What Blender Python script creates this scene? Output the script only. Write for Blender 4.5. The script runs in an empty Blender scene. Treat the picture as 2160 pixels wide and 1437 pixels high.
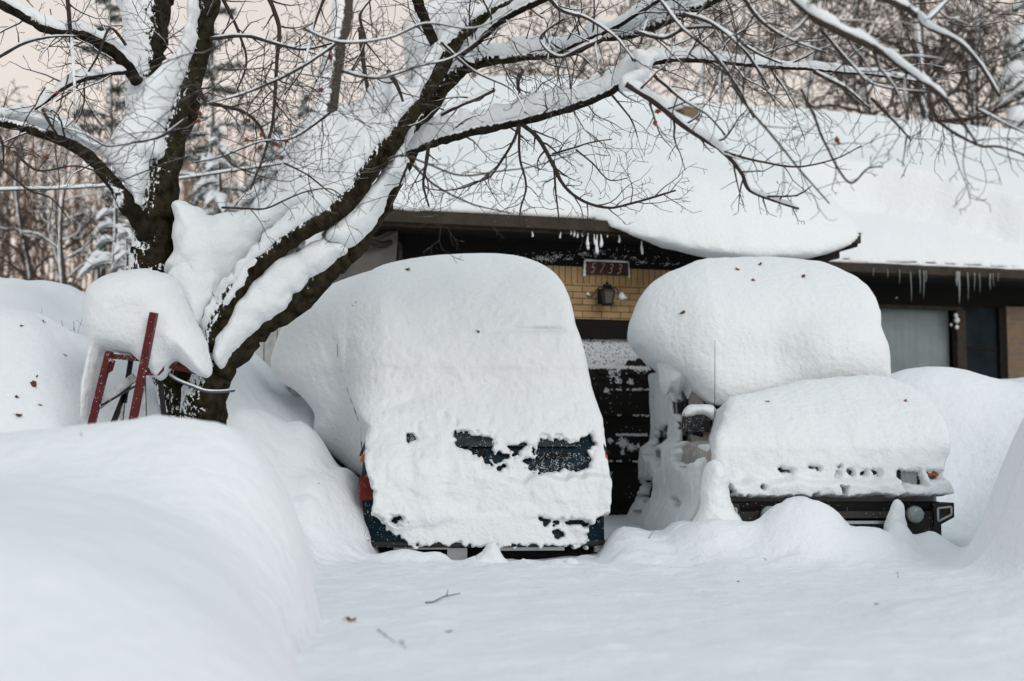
import bpy, math, random
import numpy as np
from mathutils import Vector, Matrix
random.seed(7)
rng = np.random.default_rng(7)
SC = bpy.context.scene
COL = SC.collection
R = math.radians

# ------------------------------------------------------------------ camera, sky, sun
FPX = 3000.0                       # focal length in photo pixels (50 mm on 36 mm)
CAMZ = 1.0
PITCH = math.atan(251.5 / FPX)
cam_d = bpy.data.cameras.new('camera')
cam = bpy.data.objects.new('camera', cam_d); COL.objects.link(cam)
cam.location = (0, 0, CAMZ); cam.rotation_euler = (R(90) + PITCH, 0, 0)
cam_d.sensor_width = 36; cam_d.lens = 50; cam_d.clip_start = 0.05; cam_d.clip_end = 2000
cam_d.dof.use_dof = True; cam_d.dof.focus_distance = 10.6; cam_d.dof.aperture_fstop = 1.3
SC.camera = cam

SUN_EL, SUN_ROT = 24, 152          # soft light from behind the camera, a little to the right
w = bpy.data.worlds.new('World'); SC.world = w; w.use_nodes = True
nt = w.node_tree; nt.nodes.clear()
out = nt.nodes.new('ShaderNodeOutputWorld'); bg = nt.nodes.new('ShaderNodeBackground')
sky = nt.nodes.new('ShaderNodeTexSky'); sky.sky_type = 'NISHITA'; sky.sun_disc = False
sky.sun_elevation = R(SUN_EL); sky.sun_rotation = R(SUN_ROT); sky.air_density = 1.5; sky.dust_density = 3
tc = nt.nodes.new('ShaderNodeTexCoord'); sep = nt.nodes.new('ShaderNodeSeparateXYZ')
nt.links.new(tc.outputs['Generated'], sep.inputs[0])
ramp = nt.nodes.new('ShaderNodeValToRGB')
cr = ramp.color_ramp
cr.elements[0].position = 0.0; cr.elements[0].color = (1.08, 0.87, 0.71, 1)
cr.elements[1].position = 1.0; cr.elements[1].color = (0.70, 0.81, 0.86, 1)
e = cr.elements.new(0.16); e.color = (1.03, 0.90, 0.81, 1)
e = cr.elements.new(0.40); e.color = (0.86, 0.81, 0.77, 1)
e = cr.elements.new(0.6); e.color = (0.73, 0.815, 0.85, 1)
nt.links.new(sep.outputs['Z'], ramp.inputs[0])
nz = nt.nodes.new('ShaderNodeTexNoise'); nz.inputs['Scale'].default_value = 2.5; nz.inputs['Detail'].default_value = 4
nt.links.new(tc.outputs['Generated'], nz.inputs['Vector'])
mr = nt.nodes.new('ShaderNodeMapRange'); mr.inputs[3].default_value = 8.3; mr.inputs[4].default_value = 10.1
nt.links.new(nz.outputs['Fac'], mr.inputs[0])
vm = nt.nodes.new('ShaderNodeVectorMath'); vm.operation = 'SCALE'
nt.links.new(ramp.outputs[0], vm.inputs[0]); nt.links.new(mr.outputs[0], vm.inputs['Scale'])
mx = nt.nodes.new('ShaderNodeMix'); mx.data_type = 'RGBA'; mx.inputs[0].default_value = 0.93
nt.links.new(sky.outputs[0], mx.inputs[6]); nt.links.new(vm.outputs[0], mx.inputs[7])
nt.links.new(mx.outputs[2], bg.inputs[0]); bg.inputs[1].default_value = 0.078
nt.links.new(bg.outputs[0], out.inputs[0])
sd = bpy.data.lights.new('sun', 'SUN'); sd.energy = 0.95; sd.angle = R(25); sd.color = (0.97, 0.985, 1.0)
so = bpy.data.objects.new('sun', sd); COL.objects.link(so)
_az = R(SUN_ROT); _sv = Vector((math.sin(_az)*math.cos(R(SUN_EL)), math.cos(_az)*math.cos(R(SUN_EL)), math.sin(R(SUN_EL))))
so.rotation_euler = _sv.to_track_quat('Z', 'Y').to_euler(); so.location = (4, -6, 12)
SC.view_settings.view_transform = 'Standard'; SC.view_settings.look = 'None'
SC.view_settings.exposure = 0.31; SC.view_settings.gamma = 1.0
SC.cycles.max_bounces = 6; SC.cycles.diffuse_bounces = 4

# ------------------------------------------------------------------ pixel <-> place
_f = np.array([0, math.cos(PITCH), math.sin(PITCH)]); _u = np.array([0, -math.sin(PITCH), math.cos(PITCH)])
def ray(px, py):
    return np.array([(px-1080)/FPX, 0, 0]) + (718.5-py)/FPX*_u + _f
def P(px, py, Y):
    d = ray(px, py); return np.array([0, 0, CAMZ]) + d*(Y/d[1])
def proj(x, y, z):
    dz = z-CAMZ
    dep = y*_f[1] + dz*_f[2]
    return 1080+FPX*x/dep, 718.5-FPX*(y*_u[1]+dz*_u[2])/dep
def rot2(x, y, a):
    return x*math.cos(a)-y*math.sin(a), x*math.sin(a)+y*math.cos(a)

# ------------------------------------------------------------------ numeric helpers
_tab = rng.random((64, 64, 64)).astype(np.float32)*2-1
def vnoise(x, y, z, s=1.0, seed=0):
    x = np.asarray(x, np.float32)*s+seed*7.31; y = np.asarray(y, np.float32)*s+seed*3.17; z = np.asarray(z, np.float32)*s+seed*5.71
    x, y, z = np.broadcast_arrays(x, y, z)
    xi = np.floor(x).astype(np.int32); yi = np.floor(y).astype(np.int32); zi = np.floor(z).astype(np.int32)
    fx = x-xi; fy = y-yi; fz = z-zi
    fx = fx*fx*(3-2*fx); fy = fy*fy*(3-2*fy); fz = fz*fz*(3-2*fz)
    a0, a1 = xi & 63, (xi+1) & 63; b0, b1 = yi & 63, (yi+1) & 63; c0, c1 = zi & 63, (zi+1) & 63
    t = _tab
    v00 = t[a0, b0, c0]*(1-fx)+t[a1, b0, c0]*fx; v10 = t[a0, b1, c0]*(1-fx)+t[a1, b1, c0]*fx
    v01 = t[a0, b0, c1]*(1-fx)+t[a1, b0, c1]*fx; v11 = t[a0, b1, c1]*(1-fx)+t[a1, b1, c1]*fx
    return (v00*(1-fy)+v10*fy)*(1-fz)+(v01*(1-fy)+v11*fy)*fz
def fbm(x, y, z, s=1.0, o=3, seed=0, g=0.5):
    r = 0; a = 1.0
    for i in range(o):
        r = r+a*vnoise(x, y, z, s, seed+i*11); s *= 2.03; a *= g
    return r
def sstep(a, b, x):
    t = np.clip((x-a)/(b-a), 0, 1); return t*t*(3-2*t)
def smax(a, b, k):
    h = np.clip(0.5+0.5*(a-b)/k, 0, 1); return b*(1-h)+a*h+k*h*(1-h)
def smin(a, b, k): return -smax(-a, -b, k)
def cr_spline(pts, n=6, closed=False):
    pts = np.array(pts, float); N = len(pts); o = []
    rngi = range(N) if closed else range(N-1)
    for i in rngi:
        if closed: p = [pts[(i+j-1) % N] for j in range(4)]
        else: p = [pts[min(max(i+j-1, 0), N-1)] for j in range(4)]
        for k in range(n):
            t = k/n
            o.append(0.5*((2*p[1])+(-p[0]+p[2])*t+(2*p[0]-5*p[1]+4*p[2]-p[3])*t*t+(-p[0]+3*p[1]-3*p[2]+p[3])*t**3))
    if not closed: o.append(pts[-1])
    return np.array(o)
def poly_sdf(X, Z, poly):
    """signed distance (negative inside) of points to a closed polygon"""
    X = np.asarray(X, np.float32); Z = np.asarray(Z, np.float32)
    d = np.full(X.shape, 1e9, np.float32); s = np.ones(X.shape, np.float32)
    n = len(poly)
    for i in range(n):
        ax, az = poly[i]; bx, bz = poly[i-1]
        ex, ez = bx-ax, bz-az; wx, wz = X-ax, Z-az
        t = np.clip((wx*ex+wz*ez)/(ex*ex+ez*ez+1e-12), 0, 1)
        dx, dz = wx-ex*t, wz-ez*t
        d = np.minimum(d, dx*dx+dz*dz)
        c1 = Z >= az; c2 = Z < bz; c3 = ex*wz > ez*wx
        flip = (c1 & c2 & c3) | (~c1 & ~c2 & ~c3)
        s = np.where(flip, -s, s)
    return s*np.sqrt(d)
def seg_d(X, Z, a, b):
    ex, ez = b[0]-a[0], b[1]-a[1]
    t = np.clip(((X-a[0])*ex+(Z-a[1])*ez)/(ex*ex+ez*ez), 0, 1)
    return np.sqrt((X-a[0]-ex*t)**2+(Z-a[1]-ez*t)**2)

# ------------------------------------------------------------------ meshes
def mesh_obj(name, V, Fs, mat, parent=None, smooth=True):
    me = bpy.data.meshes.new(name)
    V = np.asarray(V, np.float32)
    if not isinstance(Fs, (list, tuple)): Fs = [Fs]
    Fs = [np.asarray(f, np.int32) for f in Fs if len(f)]
    me.vertices.add(len(V)); me.vertices.foreach_set('co', V.ravel())
    li = np.concatenate([f.ravel() for f in Fs]); tot = np.concatenate([np.full(len(f), f.shape[1], np.int32) for f in Fs])
    st = np.concatenate([[0], np.cumsum(tot)[:-1]]).astype(np.int32)
    me.loops.add(len(li)); me.loops.foreach_set('vertex_index', li)
    me.polygons.add(len(tot)); me.polygons.foreach_set('loop_start', st); me.polygons.foreach_set('loop_total', tot)
    me.polygons.foreach_set('use_smooth', np.full(len(tot), smooth))
    me.update(calc_edges=True); me.validate()
    me.materials.append(mat)
    o = bpy.data.objects.new(name, me); COL.objects.link(o)
    if parent is not None: o.parent = parent
    return o
class MB:
    """collects shapes, then links them as ONE mesh object"""
    def __init__(s): s.V = []; s.Q = []; s.T = []; s.n = 0
    def add(s, V, Q=None, T=None):
        V = np.asarray(V, float)
        if Q is not None and len(Q): s.Q.append(np.asarray(Q)+s.n)
        if T is not None and len(T): s.T.append(np.asarray(T)+s.n)
        s.V.append(V); s.n += len(V); return s
    def box(s, c, size, M=None):
        hx, hy, hz = [v/2 for v in size]
        V = np.array([(x, y, z) for x in (-hx, hx) for y in (-hy, hy) for z in (-hz, hz)])
        if M is not None: V = V@np.array(M).T
        V = V+np.array(c)
        return s.add(V, [(0, 1, 3, 2), (4, 6, 7, 5), (0, 4, 5, 1), (2, 3, 7, 6), (0, 2, 6, 4), (1, 5, 7, 3)])
    def bar(s, a, b, wd, th, upv=(0, 1, 0)):
        a = np.array(a, float); b = np.array(b, float); d = b-a; L = np.linalg.norm(d); d /= L
        n = np.cross(d, upv); n /= np.linalg.norm(n); m = np.cross(n, d)
        M = np.array([n, d, m]).T
        return s.box((a+b)/2, (wd, L, th), M)
    def tube(s, pts, rad, n=6, cap=True, sx=1.0):
        pts = np.asarray(pts, float); N = len(pts); rad = np.broadcast_to(np.asarray(rad, float), (N,))
        t = np.gradient(pts, axis=0); t /= np.linalg.norm(t, axis=1)[:, None]+1e-9
        a0 = np.array([0, 1.0, 0]) if abs(t[0][1]) < 0.8 else np.array([1.0, 0, 0])
        u = np.cross(t, a0); u /= np.linalg.norm(u, axis=1)[:, None]+1e-9
        v = np.cross(t, u)
        an = np.arange(n)*2*np.pi/n
        V = pts[:, None]+rad[:, None, None]*(u[:, None]*np.cos(an)[None, :, None]*sx+v[:, None]*np.sin(an)[None, :, None])
        i = np.arange(N-1)[:, None]*n; j = np.arange(n)[None]; k = (j+1) % n
        Q = np.stack([i+j, i+k, i+n+k, i+n+j], -1).reshape(-1, 4)
        V = V.reshape(-1, 3); T = None
        if cap:
            V = np.concatenate([V, pts[:1], pts[-1:]]); c0 = N*n; c1 = c0+1
            jj = np.arange(n); kk = (jj+1) % n
            T = np.concatenate([np.stack([kk, jj, np.full(n, c0)], 1), np.stack([(N-1)*n+jj, (N-1)*n+kk, np.full(n, c1)], 1)])
        return s.add(V, Q, T)
    def lathe(s, prof, n=16, M=None, c=(0, 0, 0)):
        """profile of (r, h) turned about local z"""
        an = np.arange(n)*2*np.pi/n
        V = np.array([(r*math.cos(a), r*math.sin(a), h) for r, h in prof for a in an])
        if M is not None: V = V@np.array(M).T
        V = V+np.array(c); Q = []
        for i in range(len(prof)-1):
            for j in range(n): Q.append((i*n+j, i*n+(j+1) % n, (i+1)*n+(j+1) % n, (i+1)*n+j))
        return s.add(V, Q)
    def prism(s, outline, t0, t1, f):
        """outline of 2-D points, extruded between t0 and t1; f(a, b, t) -> xyz"""
        n = len(outline)
        V = [f(a, b, t0) for a, b in outline]+[f(a, b, t1) for a, b in outline]
        V += [np.mean(V[:n], axis=0), np.mean(V[n:2*n], axis=0)]
        Q = [(i, (i+1) % n, n+(i+1) % n, n+i) for i in range(n)]
        T = [((i+1) % n, i, 2*n) for i in range(n)]+[(n+i, n+(i+1) % n, 2*n+1) for i in range(n)]
        return s.add(V, Q, T)
    def build(s, name, mat, parent=None, smooth=True):
        if not s.V: return None
        Fs = []
        if s.Q: Fs.append(np.concatenate(s.Q))
        if s.T: Fs.append(np.concatenate(s.T))
        return mesh_obj(name, np.concatenate(s.V), Fs, mat, parent, smooth)
def surf_nets(vol, org, sp):
    """naive surface nets: vertices and quads of the zero level (negative = inside)"""
    neg = vol < 0
    nx, ny, nz_ = vol.shape
    c = np.zeros((nx-1, ny-1, nz_-1), np.int8)
    for i in (0, 1):
        for j in (0, 1):
            for k in (0, 1): c += neg[i:nx-1+i, j:ny-1+j, k:nz_-1+k]
    act = (c > 0) & (c < 8)
    I, J, K = np.nonzero(act); n = len(I)
    idx = np.full(act.shape, -1, np.int32); idx[I, J, K] = np.arange(n)
    acc = np.zeros((n, 3)); cnt = np.zeros(n)
    cor = {}
    for i in (0, 1):
        for j in (0, 1):
            for k in (0, 1): cor[(i, j, k)] = vol[I+i, J+j, K+k]
    for a in cor:
        for ax in range(3):
            if a[ax] == 0:
                b = list(a); b[ax] = 1; b = tuple(b)
                va, vb = cor[a], cor[b]; m = (va < 0) != (vb < 0)
                t = np.where(m, va/np.where(m, va-vb, 1), 0)
                p = np.array(a, float)[None].repeat(n, 0); p[:, ax] = t
                acc += p*m[:, None]; cnt += m
    V = (acc/cnt[:, None]+np.stack([I, J, K], 1))*np.array(sp)+np.array(org)
    Q = []
    for ax in range(3):
        sl0 = [slice(1, -1)]*3; sl1 = [slice(1, -1)]*3
        sl0[ax] = slice(0, -1); sl1[ax] = slice(1, None)
        a = neg[tuple(sl0)]; b = neg[tuple(sl1)]
        E = np.stack(np.nonzero(a != b), 1)
        if not len(E): continue
        s_ = a[tuple(E.T)]
        base = E.copy()
        o1, o2 = (ax+1) % 3, (ax+2) % 3
        base[:, o1] += 1; base[:, o2] += 1
        def g(d1, d2):
            q = base.copy(); q[:, o1] += d1; q[:, o2] += d2; return idx[q[:, 0], q[:, 1], q[:, 2]]
        q = np.stack([g(-1, -1), g(0, -1), g(0, 0), g(-1, 0)], 1)
        q = np.where(s_[:, None], q, q[:, ::-1])
        Q.append(q[(q >= 0).all(1)])
    return V, np.concatenate(Q)
def grid3(lo, hi, sp):
    ax = [np.arange(lo[i], hi[i]+sp[i], sp[i], dtype=np.float32) for i in range(3)]
    return ax
def slab_snow(mb, poly_px, Y, half, rnd, sp=0.02, seed=0, amp=0.02, tilt=0.0, close=True, ns=3.0, en=.012):
    """a mass of snow with the outline given in photo pixels at depth Y, `half` metres thick each way, edges rounded over `rnd` metres"""
    poly = np.array([P(a, b, Y)[[0, 2]] for a, b in (cr_spline(poly_px, 4, True) if close else poly_px)])
    lo = (poly[:, 0].min()-.05, Y-half*1.3-.06, poly[:, 1].min()-.05); hi = (poly[:, 0].max()+.05, Y+half*1.3+.06, poly[:, 1].max()+.05)
    ax = grid3(lo, hi, (sp, sp*1.3, sp))
    X2, Z2 = np.meshgrid(ax[0], ax[2], indexing='ij')
    d2 = poly_sdf(X2, Z2, poly)+en*fbm(X2, 0, Z2, 9, 3, seed)
    t = np.clip(-d2/rnd, 0, 1); th = half*np.sqrt(1-(1-t)**2)
    th = th*(1+amp*4*fbm(X2, 0, Z2, ns, 3, seed+3))
    th = np.where(d2 > 0, -d2, th)
    cy = Y+tilt*(Z2-Z2.mean())+amp*fbm(X2, 0, Z2, ns, 3, seed+9)
    yy = ax[1][None, :, None]
    vol = np.abs(yy-cy[:, None, :])-th[:, None, :]
    vol = np.where(d2[:, None, :] > 0, np.maximum(vol, d2[:, None, :]), vol)
    V, Q = surf_nets(vol, lo, (sp, sp*1.3, sp))
    mb.add(V, Q)

# ------------------------------------------------------------------ objects
def tag(o, label=None, cat=None, group=None, kind=None):
    if label: o['label'] = label
    if cat: o['category'] = cat
    if group: o['group'] = group
    if kind: o['kind'] = kind
    return o
def empty(name, loc=(0, 0, 0), rz=0):
    o = bpy.data.objects.new(name, None); COL.objects.link(o); o.location = loc; o.rotation_euler = (0, 0, rz); o.empty_display_size = .2
    return o

# ------------------------------------------------------------------ materials
def mat(name, col, rough=0.6, metal=0.0, bump=0.0, bscale=40, var=0.0, vscale=5, spec=0.3, emis=None, coat=0.0):
    m = bpy.data.materials.new(name); m.use_nodes = True; t = m.node_tree; b = t.nodes['Principled BSDF']
    b.inputs['Base Color'].default_value = (*col, 1); b.inputs['Roughness'].default_value = rough; b.inputs['Metallic'].default_value = metal
    b.inputs['Specular IOR Level'].default_value = spec; b.inputs['Coat Weight'].default_value = coat
    tc = t.nodes.new('ShaderNodeTexCoord')
    if var:
        n = t.nodes.new('ShaderNodeTexNoise'); n.inputs['Scale'].default_value = vscale; n.inputs['Detail'].default_value = 6
        t.links.new(tc.outputs['Object'], n.inputs['Vector'])
        r = t.nodes.new('ShaderNodeValToRGB'); r.color_ramp.elements[0].position = .3; r.color_ramp.elements[1].position = .7
        r.color_ramp.elements[0].color = (*[c*(1-var) for c in col], 1); r.color_ramp.elements[1].color = (*[min(1, c*(1+var)) for c in col], 1)
        t.links.new(n.outputs['Fac'], r.inputs[0]); t.links.new(r.outputs[0], b.inputs['Base Color'])
    if bump:
        n = t.nodes.new('ShaderNodeTexNoise'); n.inputs['Scale'].default_value = bscale; n.inputs['Detail'].default_value = 5
        t.links.new(tc.outputs['Object'], n.inputs['Vector'])
        bp = t.nodes.new('ShaderNodeBump'); bp.inputs['Strength'].default_value = bump; bp.inputs['Distance'].default_value = .02
        t.links.new(n.outputs['Fac'], bp.inputs['Height']); t.links.new(bp.outputs[0], b.inputs['Normal'])
    return m
def add_snow(m, vec, thr, soft, nscale, namt, stretch=(1, 1, 1), col=(.86, .875, .90)):
    """snow that clings where the surface faces `vec` (world), broken up by noise"""
    t = m.node_tree; b = t.nodes['Principled BSDF']
    g = t.nodes.new('ShaderNodeNewGeometry'); d = t.nodes.new('ShaderNodeVectorMath'); d.operation = 'DOT_PRODUCT'
    v = Vector(vec).normalized(); d.inputs[1].default_value = v; t.links.new(g.outputs['Normal'], d.inputs[0])
    tc = t.nodes.new('ShaderNodeTexCoord'); mp = t.nodes.new('ShaderNodeMapping'); mp.inputs['Scale'].default_value = stretch
    t.links.new(tc.outputs['Object'], mp.inputs[0])
    n = t.nodes.new('ShaderNodeTexNoise'); n.inputs['Scale'].default_value = nscale; n.inputs['Detail'].default_value = 8; n.inputs['Roughness'].default_value = .65
    t.links.new(mp.outputs[0], n.inputs['Vector'])
    a = t.nodes.new('ShaderNodeMath'); a.operation = 'MULTIPLY_ADD'; a.inputs[1].default_value = namt*2; a.inputs[2].default_value = -namt
    t.links.new(n.outputs['Fac'], a.inputs[0])
    s = t.nodes.new('ShaderNodeMath'); t.links.new(a.outputs[0], s.inputs[0]); t.links.new(d.outputs['Value'], s.inputs[1])
    r = t.nodes.new('ShaderNodeMapRange'); r.inputs[1].default_value = thr; r.inputs[2].default_value = thr+soft
    t.links.new(s.outputs[0], r.inputs[0])
    mx = t.nodes.new('ShaderNodeMix'); mx.data_type = 'RGBA'
    old = b.inputs['Base Color'].links
    if old: t.links.new(old[0].from_socket, mx.inputs[6])
    else: mx.inputs[6].default_value = b.inputs['Base Color'].default_value
    mx.inputs[7].default_value = (*col, 1)
    t.links.new(r.outputs[0], mx.inputs[0]); t.links.new(mx.outputs[2], b.inputs['Base Color'])
    return m
def snow_mat(name, col=(.78, .805, .825), b1=.55, s1=16, b2=.65, s2=70):
    m = bpy.data.materials.new(name); m.use_nodes = True; t = m.node_tree; b = t.nodes['Principled BSDF']
    b.inputs['Base Color'].default_value = (*col, 1); b.inputs['Roughness'].default_value = .75; b.inputs['Specular IOR Level'].default_value = .15
    g = t.nodes.new('ShaderNodeNewGeometry')
    n1 = t.nodes.new('ShaderNodeTexNoise'); n1.inputs['Scale'].default_value = s1; n1.inputs['Detail'].default_value = 5
    n2 = t.nodes.new('ShaderNodeTexNoise'); n2.inputs['Scale'].default_value = s2; n2.inputs['Detail'].default_value = 3
    for n in (n1, n2): t.links.new(g.outputs['Position'], n.inputs['Vector'])
    bp1 = t.nodes.new('ShaderNodeBump'); bp1.inputs['Strength'].default_value = b1; bp1.inputs['Distance'].default_value = .03
    bp2 = t.nodes.new('ShaderNodeBump'); bp2.inputs['Strength'].default_value = b2; bp2.inputs['Distance'].default_value = .006
    t.links.new(n1.outputs['Fac'], bp1.inputs['Height']); t.links.new(n2.outputs['Fac'], bp2.inputs['Height'])
    t.links.new(bp1.outputs[0], bp2.inputs['Normal']); t.links.new(bp2.outputs[0], b.inputs['Normal'])
    return m
M = {}
M['snow'] = snow_mat('snow')
M['snow_ground'] = snow_mat('snow_ground', (.775, .80, .83), .6, 11)
M['snow_streak'] = snow_mat('snow_rough', (.78, .805, .82), .55, 20)
M['bark'] = add_snow(mat('bark', (.020, .017, .012), .95, bump=.9, bscale=60, var=.6, vscale=14, spec=.05), (-.62, -.42, .62), .52, .12, 26, .55)
M['bark_trunk'] = add_snow(mat('bark_trunk', (.024, .021, .012), .95, bump=1.0, bscale=45, var=.75, vscale=16, spec=.05), (-.75, -.30, .60), .50, .06, 42, 1.5, (1, 1, .55))
M['bark_plastered'] = add_snow(mat('bark_plastered', (.024, .021, .013), .95, bump=1.0, bscale=45, var=.75, vscale=16, spec=.05), (-.80, -.58, .15), .12, .08, 34, 1.1, (1, 1, .55))
M['twig'] = add_snow(mat('twig', (.040, .029, .023), .9, var=.3, vscale=20), (-.2, -.1, 1), .86, .15, 18, .35)
M['twig_snowy'] = add_snow(mat('twig_snowy', (.070, .055, .046), .9, var=.3, vscale=20), (-.2, -.3, 1), .3, .2, 14, .5)
M['far_twig'] = add_snow(mat('far_twig', (.050, .036, .028), .9), (-.2, -.3, 1), .98, .2, 8, .3)
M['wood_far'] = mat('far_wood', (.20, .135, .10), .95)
M['needles'] = add_snow(mat('needles', (.045, .065, .045), .9, var=.4, vscale=6), (0, -.2, 1), .45, .2, 7, .4)
M['leaf'] = mat('dead_leaf', (.20, .055, .025), .7, var=.4, vscale=30)
M['leaf_brown'] = mat('brown_leaf', (.10, .05, .028), .8, var=.4, vscale=30)
M['teal'] = mat('teal_paint', (.003, .014, .022), .5, spec=.12)
M['rubber'] = mat('black_rubber', (.012, .012, .012), .8)
M['plastic'] = mat('dark_plastic', (.022, .022, .024), .6)
M['under'] = mat('underbody', (.006, .006, .006), .95)
M['glass_dark'] = mat('dark_glass', (.02, .025, .028), .1, spec=.6)
M['red_lens'] = mat('red_lens', (.11, .007, .006), .4, spec=.2)
M['amber'] = mat('amber_lens', (.36, .085, .015), .4, spec=.3)
M['clear_lens'] = mat('clear_lens', (.22, .25, .25), .15, spec=.8)
M['silver'] = mat('silver_paint', (.33, .31, .29), .45, var=.12, vscale=3)
M['chrome'] = mat('worn_chrome', (.42, .43, .44), .3, metal=.8)
M['truckwhite'] = mat('grey_trim', (.35, .36, .37), .5)
M['black'] = mat('black_metal', (.010, .010, .010), .5)
M['fascia'] = mat('brown_fascia', (.034, .026, .018), .8, bump=.3, bscale=30, var=.3, vscale=8)
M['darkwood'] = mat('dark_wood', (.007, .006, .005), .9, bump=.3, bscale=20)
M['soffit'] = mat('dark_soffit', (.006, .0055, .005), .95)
M['siding'] = mat('grey_siding', (.10, .095, .088), .8, var=.2, vscale=6)
M['curtain'] = mat('pale_curtain', (.23, .27, .27), .9, var=.18, vscale=2)
M['glass_blue'] = mat('blue_black_glass', (.006, .013, .018), .5, var=.5, vscale=4, spec=.08)
M['red'] = mat('red_paint', (.085, .007, .009), .5, var=.25, vscale=12)
M['ladder_grey'] = add_snow(mat('frosted_metal', (.07, .07, .07), .7, var=.4, vscale=20), (-.2, -.8, .5), .55, .35, 18, .4, col=(.5, .52, .53))
M['sign'] = mat('maroon_sign', (.045, .008, .008), .5, var=.2, vscale=20)
M['ink'] = mat('sign_numerals', (.50, .47, .45), .5)
M['ice'] = mat('ice', (.20, .22, .22), .3, spec=.5)
M['rope'] = add_snow(mat('rope', (.10, .10, .13), .9, bump=.6, bscale=200), (0, -.3, 1), .3, .3, 60, .4)
M['fence'] = mat('weathered_boards', (.45, .44, .42), .85, var=.25, vscale=8)
M['lampglass'] = mat('dusty_glass', (.075, .07, .055), .3, spec=.5)
def brick_mat(name, c1, c2, mortar, soldier=False, worn=0.0, bw=.213, bh=.0675):
    m = bpy.data.materials.new(name); m.use_nodes = True; t = m.node_tree; b = t.nodes['Principled BSDF']; b.inputs['Roughness'].default_value = .85
    tc = t.nodes.new('ShaderNodeTexCoord'); sp = t.nodes.new('ShaderNodeSeparateXYZ'); cb = t.nodes.new('ShaderNodeCombineXYZ')
    t.links.new(tc.outputs['Object'], sp.inputs[0])
    br = t.nodes.new('ShaderNodeTexBrick'); br.inputs['Scale'].default_value = 1.0
    br.inputs['Color1'].default_value = (*c1, 1); br.inputs['Color2'].default_value = (*c2, 1); br.inputs['Mortar'].default_value = (*mortar, 1)
    br.inputs['Mortar Size'].default_value = .0045; br.inputs['Mortar Smooth'].default_value = .2; br.inputs['Bias'].default_value = 0
    if soldier:
        t.links.new(sp.outputs['X'], cb.inputs[0]); t.links.new(sp.outputs['Z'], cb.inputs[1])
        br.inputs['Brick Width'].default_value = bh; br.inputs['Row Height'].default_value = 10; br.offset = 0
    else:
        t.links.new(sp.outputs['X'], cb.inputs[0]); t.links.new(sp.outputs['Z'], cb.inputs[1])
        br.inputs['Brick Width'].default_value = bw; br.inputs['Row Height'].default_value = bh
    t.links.new(cb.outputs[0], br.inputs['Vector'])
    n = t.nodes.new('ShaderNodeTexNoise'); n.inputs['Scale'].default_value = 9; n.inputs['Detail'].default_value = 6
    t.links.new(tc.outputs['Object'], n.inputs['Vector'])
    r = t.nodes.new('ShaderNodeMapRange'); r.inputs[3].default_value = .72; r.inputs[4].default_value = 1.25; t.links.new(n.outputs['Fac'], r.inputs[0])
    s = t.nodes.new('ShaderNodeVectorMath'); s.operation = 'SCALE'; t.links.new(br.outputs['Color'], s.inputs[0]); t.links.new(r.outputs[0], s.inputs['Scale'])
    t.links.new(s.outputs[0], b.inputs['Base Color'])
    bp = t.nodes.new('ShaderNodeBump'); bp.invert = True; bp.inputs['Strength'].default_value = .7; bp.inputs['Distance'].default_value = .008
    t.links.new(br.outputs['Fac'], bp.inputs['Height']); t.links.new(bp.outputs[0], b.inputs['Normal'])
    return m
M['brick'] = brick_mat('yellow_brick', (.42, .285, .135), (.35, .23, .105), (.055, .045, .035))
M['soldier'] = brick_mat('yellow_soldier_brick', (.40, .27, .13), (.33, .215, .10), (.055, .045, .035), True)
M['brick_brown'] = brick_mat('brown_brick', (.20, .12, .06), (.13, .10, .07), (.17, .16, .14))

# ================================================================== SETTING: the ground, deep in snow
BUMPS = [  # px, py of the top, depth, rx, ry, power
    (-30, 572, 13.6, 1.45, 1.3, 1.3), (-103, 588, 10.6, .98, 0.7, 1.0),
    (1960, 775, 13.3, 1.10, 1.0, 1.3), (2290, 795, 16.3, 2.2, 1.4, 1.3),
    (2420, 790, 9.0, .92, 1.1, 2.6), (2560, 1180, 6.3, 1.1, .8, 1.0),
    (1690, 1062, 10.2, .36, .32, 1.7), (1893, 1100, 10.3, .10, .14, 1.5), (1960, 1124, 10.35, .16, .16, 1.4),
    (1508, 1100, 10.3, .22, .25, 1.4), (1560, 1105, 10.25, .2, .2, 1.2), (1820, 1112, 10.1, .3, .25, 1.2), (1450, 1100, 10.6, .25, .5, 1.2), (560, 820, 12.6, .9, .5, 1.0), (500, 850, 11.2, .8, .5, 1.0),
    (1010, 1178, 10.42, .14, .12, 1.2), (1110, 1196, 10.42, .2, .10, 1.4),
    (870, 1168, 10.4, .30, .16, 1.4), (1330, 1120, 10.7, .25, .8, 1.2), (310, 870, 9.3, .5, .35, 1.0), (690, 975, 11.1, .38, .5, 1.0),
]
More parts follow.
